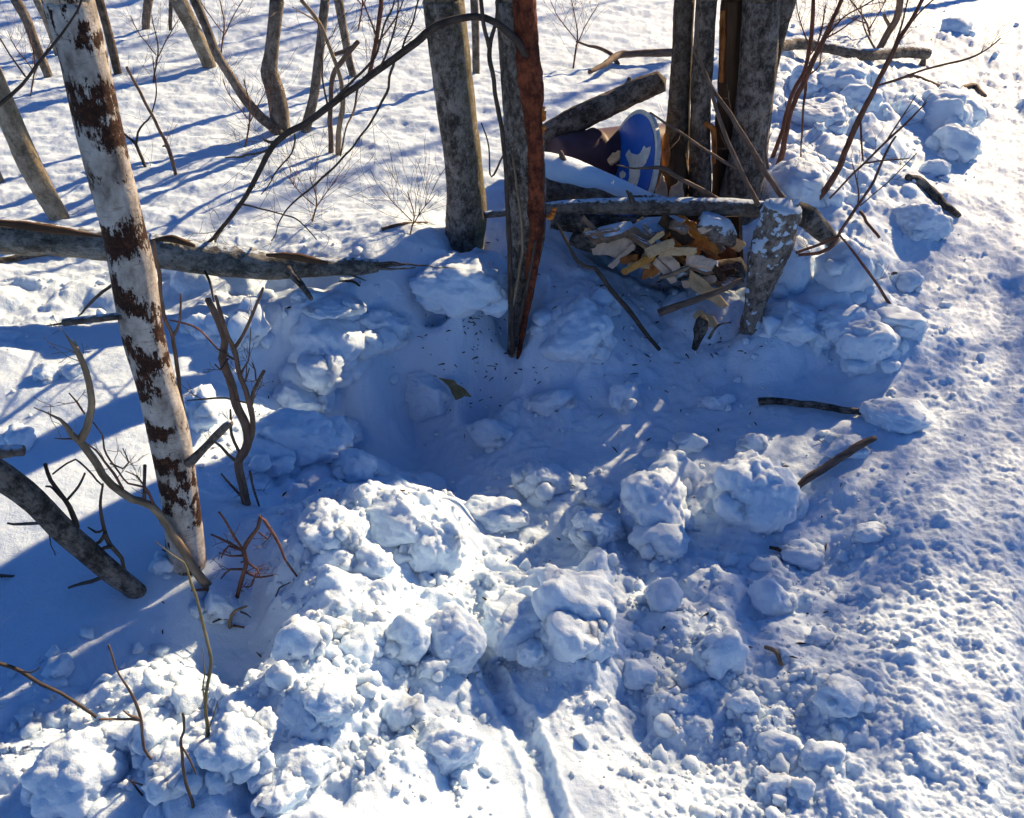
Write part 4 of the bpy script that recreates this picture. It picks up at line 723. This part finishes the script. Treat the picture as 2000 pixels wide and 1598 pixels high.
shrub('twig_shoot', 'thin brown shoot with a kink among the lower left lumps', 'shrub', [[(316, 1528, 4), (297, 1488, 6), (280, 1464, 6), (276, 1410, 7), (258, 1359, 6), (240, 1330, 5), (225, 1305, 4), (212, 1260, 4)], [(272, 1405, 5), (258, 1398, 5), (241, 1388, 3)], [(274, 1407, 5), (235, 1407, 5), (195, 1405, 5)]], 'brown', group=FG)
shrub('lying_whip', 'dark whip branch slanting in from the left edge over blue shade', 'branch', [[(220, 1434, 4), (196, 1406, 6), (150, 1371, 7), (120, 1352, 7), (81, 1335, 8), (40, 1312, 8), (0, 1296, 8), (-60, 1275, 9)], [(38, 1312, 4), (60, 1313, 4), (78, 1304, 3)]], 'twig', group=FG, lean=.04)
shrub('lying_whip', 'short forked twig lying on the lumps at the lower left', 'branch', [[(320, 1588, 5), (291, 1568, 6), (270, 1545, 5), (256, 1524, 4)], [(291, 1568, 5), (249, 1575, 5), (210, 1577, 4), (180, 1577, 3)], [(258, 1527, 3), (290, 1537, 3), (318, 1553, 2)]], 'twig', group=FG, lean=.02)
shrub('knotted_shrub', 'small knotted red-brown shrub with a bent over twig', 'shrub', [[(455, 1195, 10), (460, 1172, 9), (470, 1135, 9), (480, 1100, 9), (476, 1075, 9), (490, 1050, 8), (505, 1030, 7), (511, 1008, 8), (528, 1032, 7), (547, 1066, 6), (560, 1100, 5), (580, 1126, 4)], [(474, 1074, 5), (455, 1045, 5), (428, 1000, 4)], [(470, 1074, 5), (440, 1058, 5), (412, 1044, 4)], [(480, 1118, 5), (500, 1128, 4), (533, 1124, 3)], [(474, 1112, 5), (450, 1112, 4), (432, 1130, 3)], [(478, 1085, 5), (452, 1086, 4), (428, 1080, 3)], [(482, 1098, 5), (500, 1110, 4), (510, 1130, 3)], [(505, 1040, 4), (524, 1052, 3), (530, 1030, 2)], [(500, 1120, 3), (492, 1145, 3), (476, 1146, 2)], [(478, 1078, 4), (448, 1066, 4), (432, 1090, 3)]], 'redtwig', group=FG, lean=.05, twigs=26, tl=.06, tr=.0013)
shrub('grass_tuft', 'tiny curled dry tuft at the foot of the knotted shrub', 'plant', [[(449, 1228, 9), (452, 1205, 9), (462, 1192, 6), (482, 1184, 4)], [(452, 1208, 5), (430, 1208, 4), (415, 1216, 3)], [(455, 1222, 5), (475, 1226, 4), (484, 1244, 3)], [(450, 1220, 5), (446, 1236, 4), (447, 1250, 2)], [(470, 1195, 4), (482, 1200, 3), (490, 1206, 2)]], 'tan', group=FG, lean=.03, mats=[None, 'twig', 'redtwig', 'redtwig', 'twig'])
stick('loose_twig', 'hair-thin bent twig lying on the sunlit heap edge', 'stick', [(549, 1216, 3), (556, 1196, 3), (575, 1176, 2)], 'twig', lift=.02)
lean_log = thing('leaning_log', 'dark mottled log leaning out of the snow at the left edge', 'log', on_snow(255, 1150))
yy = lean_log.location.y
put('log_trunk', tube(pix([(275, 1162, 36), (255, 1146, 38), (219, 1119, 42), (175, 1081, 44), (125, 1038, 48), (63, 975, 50), (0, 928, 54), (-70, 885, 56)], yy, -.12), 28, .008, .08, 28, 91), M['darklog'], lean_log)
for q in ([(200, 1127, 9), (170, 1138, 8), (134, 1148, 5)], [(85, 1022, 6), (50, 1024, 6), (15, 1022, 4)], [(150, 1030, 12), (135, 990, 10), (118, 968, 9), (98, 938, 8), (88, 906, 7)], [(243, 1112, 6), (238, 1090, 8), (215, 1064, 10), (205, 1038, 8), (196, 990, 6), (201, 945, 4)], [(205, 1040, 8), (195, 1060, 7), (175, 1065, 5)], [(215, 1068, 8), (190, 1075, 6), (178, 1062, 5)], [(130, 978, 5), (148, 958, 5), (166, 924, 4)], [(103, 926, 4), (130, 905, 4), (147, 897, 4), (190, 938, 4), (202, 950, 3)], [(200, 1036, 5), (185, 1040, 5), (172, 1030, 3)], [(96, 1042, 3), (100, 1065, 2), (108, 1084, 2)], [(120, 972, 5), (105, 955, 5), (90, 950, 4)]):
    add_branch(lean_log, q, 'twig', yy - .05, 'branch', .03)
put('branch_end', tube(pix([(-60, 890, 26), (0, 884, 28), (30, 880, 26), (45, 880, 24)], yy - .1), 14, .008, .15, 30, 92), M['pole'], lean_log)
shrub('lying_whip', 'small dark twig at the left edge beside the sunlit strip', 'branch', [[(-20, 1122, 6), (10, 1124, 6), (33, 1126, 4)], [(2, 1126, 3), (8, 1138, 2), (15, 1144, 2)]], 'twig', Y=on_snow(10, 1135).y, group=FG, lean=.02)
shrub('arching_twig', 'dark thin branch arching across the top of the white birch', 'branch', [[(-30, 225, 8), (0, 200, 7), (40, 165, 6), (85, 110, 6), (120, 65, 5), (150, 20, 4), (165, -15, 4)], [(50, 150, 4), (20, 105, 3), (0, 75, 3)]], 'twig', Y=1.3, group=FG, lean=.05)

# ------------------------------------------------------------------ lumps of broken snow
LB, LP, LH, LF = 'lumps on the bank by the trail', 'lumps in the hollow', 'lumps on the sunlit heap', 'lumps in the lower left foreground'
for q in ((1465, 985, 150, 160, 'large flat-topped snow block beside the slanted brown stick', LP, .8), (1275, 1005, 130, 150, 'tall knobbly snow lump left of the large flat-topped block', LP), (1312, 935, 100, 80, 'snow lump with a raised knob behind the tall knobbly lump', LP), (1062, 948, 105, 80, 'round sunlit snow lump alone in the middle of the hollow', LP), (1166, 985, 66, 42, 'flat shaded snow piece between the round lump and the knobbly lump', LP), (1175, 1052, 110, 80, 'snow lump at the shaded foot of the tall knobbly lump', LP), (1295, 1078, 100, 60, 'low snow lump just below the tall knobbly lump', LP),
          (960, 1010, 110, 70, 'crusty snow lumps along the track edge of the hollow', LP), (1220, 785, 52, 66, 'small upright snow lump in deep blue shade below the pile', LP), (1402, 790, 58, 46, 'pale snow lump left of the straight dark stick', LP), (1468, 876, 48, 46, 'little snow lump above the large flat-topped block', LP), (825, 745, 110, 95, 'soft snow lump leaning at the foot of the hollow wall', LP), (1125, 650, 150, 120, 'big soft snow mass right of the stripped trunk', LP), (1170, 600, 70, 50, 'soft snow shoulder under the bowed stick', LP), (1350, 880, 80, 50, 'low shaded snow lump in the open hollow floor', LP), (640, 700, 170, 150, 'big soft snow bulge on the hollow wall below the log stub', LP), (575, 770, 120, 110, 'soft snow bulge low on the hollow wall near the grey shrub', LP), (735, 640, 120, 90, 'soft snow bulge high on the hollow wall', LP), (1080, 800, 90, 60, 'soft shaded snow lump in the middle of the hollow', LP), (960, 860, 80, 60, 'soft snow lump beside the olive bark scrap', LP), (908, 545, 190, 110, 'soft snow bulge packed against the foot of the grey lichen trunk', LP), (640, 600, 120, 34, 'sunlit crust ledge at the tip of the log stub', LP)):
    clod(*q[:5], q[5], ang=.75)
for q in ((1018, 1248, 150, 130, 'big rounded swirled snow block at the head of the ski groove'), (876, 1285, 120, 130, 'tall rounded snow block left of the swirled block'), (1125, 1195, 190, 150, 'broad sloping snow slab behind the swirled block'), (838, 1050, 105, 150, 'upright sharp-edged snow block at the right end of the heap'), (760, 1005, 150, 100, 'knobbly snow block on top of the heap'), (640, 1045, 130, 100, 'sunlit snow lump near the bent over twig of the knotted shrub'), (640, 1232, 70, 60, 'round snow lump on the shaded side of the heap'), (700, 1275, 75, 85, 'egg-shaped snow lump in the middle of the heap'), (795, 1262, 75, 100, 'pointed snow lump beside the tall rounded block'), (845, 1335, 62, 52, 'small snow ball at the foot of the tall rounded block'), (870, 1470, 150, 110, 'large smooth snow lump with a shaded hollow beneath'), (600, 1330, 100, 80, 'snow lump on the blue edge of the heap'), (650, 1420, 110, 80, 'double-topped snow lump low on the heap'), (730, 1110, 70, 60, 'snow ball on the upper heap below the knobbly block'), (600, 1500, 120, 80, 'crumbly snow lump near the bottom of the heap'), (780, 1400, 80, 70, 'blunt snow lump in the lower heap')):
    clod(*q[:5], LH)
for q in ((585, 865, 160, 115, 'sunlit snow lump left of the deep hollow'), (650, 850, 110, 80, 'round-topped snow lump at the rim of the deep hollow'), (695, 920, 80, 80, 'translucent snow slab at the end of the rim lumps'), (530, 905, 90, 70, 'snow lump right of the grey shrub foot'), (390, 800, 70, 110, 'bright snow lump behind the lower birch trunk'), (475, 660, 100, 110, 'square snow block behind the grey shrub'), (40, 855, 58, 66, 'egg-shaped snow lump above the leaning log'), (92, 735, 44, 36, 'small snow cube on the field edge at the left'), (140, 728, 40, 30, 'small snow ball beside the snow cube'), (395, 655, 60, 50, 'snow lump touched by the red twig of the birch'), (325, 1105, 50, 40, 'snow lump wedged between birch and tan shrub')):
    clod(*q[:5], 'lumps behind the birch and shrub')
for q in ((170, 1520, 180, 130, 'large snow block in the lower left corner lumps'), (246, 1468, 90, 100, 'peaked snow lump behind the kinked shoot'), (472, 1495, 140, 140, 'large squared snow block right of the olive whip'), (380, 1415, 85, 80, 'rounded snow lump behind the olive whip'), (360, 1562, 90, 80, 'snow lump around the forked shoot'), (310, 1480, 80, 70, 'shaded snow lump between the two shoots'), (60, 1420, 40, 30, 'small snow crumb on the edge of the lower left shade'), (560, 1570, 120, 80, 'broken snow lump at the bottom edge'), (430, 1180, 90, 100, 'smooth snow mound under the knotted shrub')):
    clod(*q[:5], LF)
for q in ((1702, 690, 115, 100, 'angular translucent snow slab on the bank by the trail', .9), (1648, 640, 120, 80, 'jagged snow lump left of the angular slab'), (1756, 630, 100, 80, 'flat-topped snow lump right of the angular slab', .8), (1535, 555, 90, 120, 'snow mass clinging to the side of the stump'), (1550, 660, 120, 80, 'soft snow lump at the foot of the stump'), (1655, 560, 100, 120, 'tall snow lump under the broken log end'), (1800, 435, 105, 80, 'rounded snow lump below the half buried bark stick'), (1845, 230, 160, 100, 'large flat snow block beside the trail', .8), (1870, 285, 90, 80, 'rounded snow block under the large flat block'), (1570, 160, 90, 70, 'round snow lump below the snowy fallen branch'), (1640, 170, 90, 70, 'second round snow lump below the snowy fallen branch'), (1600, 235, 120, 80, 'wide snow lump behind the slim shrub stem'), (1560, 370, 140, 100, 'big shaded snow mass behind the stump'), (1680, 210, 80, 60, 'snow lump behind the tall arching shrub'), (1740, 815, 120, 60, 'crumbly snow ridge at the end of the straight dark stick'), (1655, 880, 100, 50, 'snow lump behind the slanted brown stick'), (1700, 1045, 60, 40, 'small snow lump on the trail edge beyond the large block'), (1570, 1085, 75, 60, 'rough snow lump right of the large flat-topped block'), (1770, 560, 50, 40, 'snow lump next to the small dark bark chunk'), (1870, 60, 60, 40, 'small snow lump at the trail edge near the top'), (1820, 330, 60, 50, 'snow lump at the foot of the rounded block')):
    clod(*q[:5], LB, ang=.75)
for q in ((1410, 1300, 90, 110, 'rough snow lump beside the tiny twig'), (1350, 1335, 60, 70, 'narrow snow lump in the shaded gully'), (1500, 1180, 90, 70, 'crusty snow lump above the tiny twig'), (1640, 1385, 95, 65, 'broad low snow lump on the crumbly trail edge'), (1530, 1470, 85, 65, 'snow lump at the lower end of the gully'), (1605, 1495, 75, 50, 'snow lump beside the lower gully lump'), (1510, 1555, 80, 45, 'flat snow lump close to the bottom edge'), (1240, 1325, 80, 60, 'smooth snow lump right of the sloping slab'), (1450, 1400, 55, 60, 'double snow lump in the gully'), (1600, 1250, 60, 40, 'small snow lump on the blue crumbly slope'), (1290, 1190, 80, 60, 'snow lump on the shaded step below the knobbly lump')):
    clod(*q[:5], 'lumps on the crumbly slope')

# ------------------------------------------------------------------ crumbs, and the wood beyond the frame that throws the long shadows
def crumbs():
    rg = np.random.default_rng(4); px = rg.uniform(-150, 2150, 15000); py = rg.uniform(30, 1650, 15000); X, Y = [], []
    for a, b in zip(px, py): p = at_z(a, b, .03); X.append(p.x); Y.append(p.y)
    X = np.array(X); Y = np.array(Y); B, Mm, F = rough(X, Y); keep = rg.uniform(0, 1, len(X)) < np.clip(.55 * Mm + .35 * F * (B > .02), 0, .75) * sstep(.1, .5, Mm + .4 * F); keep &= (path_side(X, Y) < .12) | (rg.uniform(0, 1, len(X)) < .12); X, Y = X[keep], Y[keep]
    Z = relief(X, Y); dep = Y * CP + CAM_H * SP; r = np.clip(rg.lognormal(-5.45, .65, len(X)), .002, .024)
    V0, F0 = ico(2); n = len(X); jit = 1 + .35 * rg.uniform(-1, 1, (n, len(V0), 1)); sc = r[:, None] * rg.uniform(.7, 1.3, (n, 3))
    V = V0[None] * jit * sc[:, None] + np.stack([X, Y, Z + r * .12], -1)[:, None]; Fa = (F0[None] + (np.arange(n) * len(V0))[:, None, None]).reshape(-1, 3)
    o = link('snow_crumbs', mesh_np('snow_crumbs', V.reshape(-1, 3), Fa, M['snow'])); tag(o, 'small loose snow crumbs scattered over the broken snow', 'snow', None, 'stuff')
crumbs()
def debris():
    rg = random.Random(8); out = []
    for _ in range(330):
        a, b = rg.choice([(rg.gauss(1250, 160), rg.gauss(640, 90)), (rg.gauss(930, 60), rg.gauss(650, 90)), (rg.uniform(300, 1700), rg.uniform(560, 1450))]); p = on_snow(a, b); L = rg.uniform(.003, .02); d = rnd_dir(rg); d.z *= .3
        out.append(tube([(*(p + Vector((0, 0, .002)) - d * L), .0012), (*(p + Vector((0, 0, .004))), rg.uniform(.001, .0032)), (*(p + Vector((0, 0, .002)) + d * L), .001)], 5, .01, seed=nseed()))
    o = put('bark_debris', join(out), M['twig'], None, (0, 0, 0)); tag(o, 'tiny dark bark flecks strewn over the snow', 'bark', None, 'stuff')
debris()
def wood():
    rg = random.Random(12); out = []
    def trunk(x, y, r, H):
        z = float(macro(np.array([x]), np.array([y]))[0]); p = Vector((x, y, z - .1)); d = Vector((rg.uniform(-.05, .05), rg.uniform(-.05, .05), 1)); rows = []
        for k in range(6): rows.append((*p, r * (1 - .1 * k))); d = (d + rnd_dir(rg) * .04).normalized(); p = p + d * H / 5
        out.append(tube(rows, 9, .15, .05, 20, nseed()))
        for k in range(4): i = rg.choice((3, 4, 5)); crown_rows(rg, Vector(rows[i][:3]), (rnd_dir(rg) + Vector((0, 0, .6))).normalized(), rg.uniform(.6, 1.3), r * .3, 1, out)
    for c in (-9.5, -8.9, -8.1, -7.6, -6.6, -6.1, -5.2, -4.3): y = rg.uniform(10, 14); trunk(c + .83 * y, y, rg.uniform(.02, .055), rg.uniform(3.4, 5))
    for c in (-9.0, -8.4, -7.0): y = rg.uniform(15, 18); trunk(c + .83 * y, y, rg.uniform(.06, .12), rg.uniform(5, 7))
    trunk(5.74, 10.5, .06, 5.2)
    # unseen tree added by the trail, its top shaped to half-shade the near part
    x, y = .84 + .64 * 8 - .12, 1.57 + .77 * 8 + .1; trunk(x, y, .035, 3.6)
    for k in range(120):
        p = Vector((x + rg.gauss(0, .28), y + rg.gauss(0, .28), rg.uniform(2.7, 4.2))); crown_rows(rg, p, (rnd_dir(rg) + Vector((0, 0, .3))).normalized(), rg.uniform(.35, .6), .014, 1, out)
    o = put('wood_beyond', join(out), M['bgbark'], None, (0, 0, 0)); tag(o, 'wood of bare trees standing beyond the snowfield, with an added shade tree', 'wood', None, 'stuff')
wood()
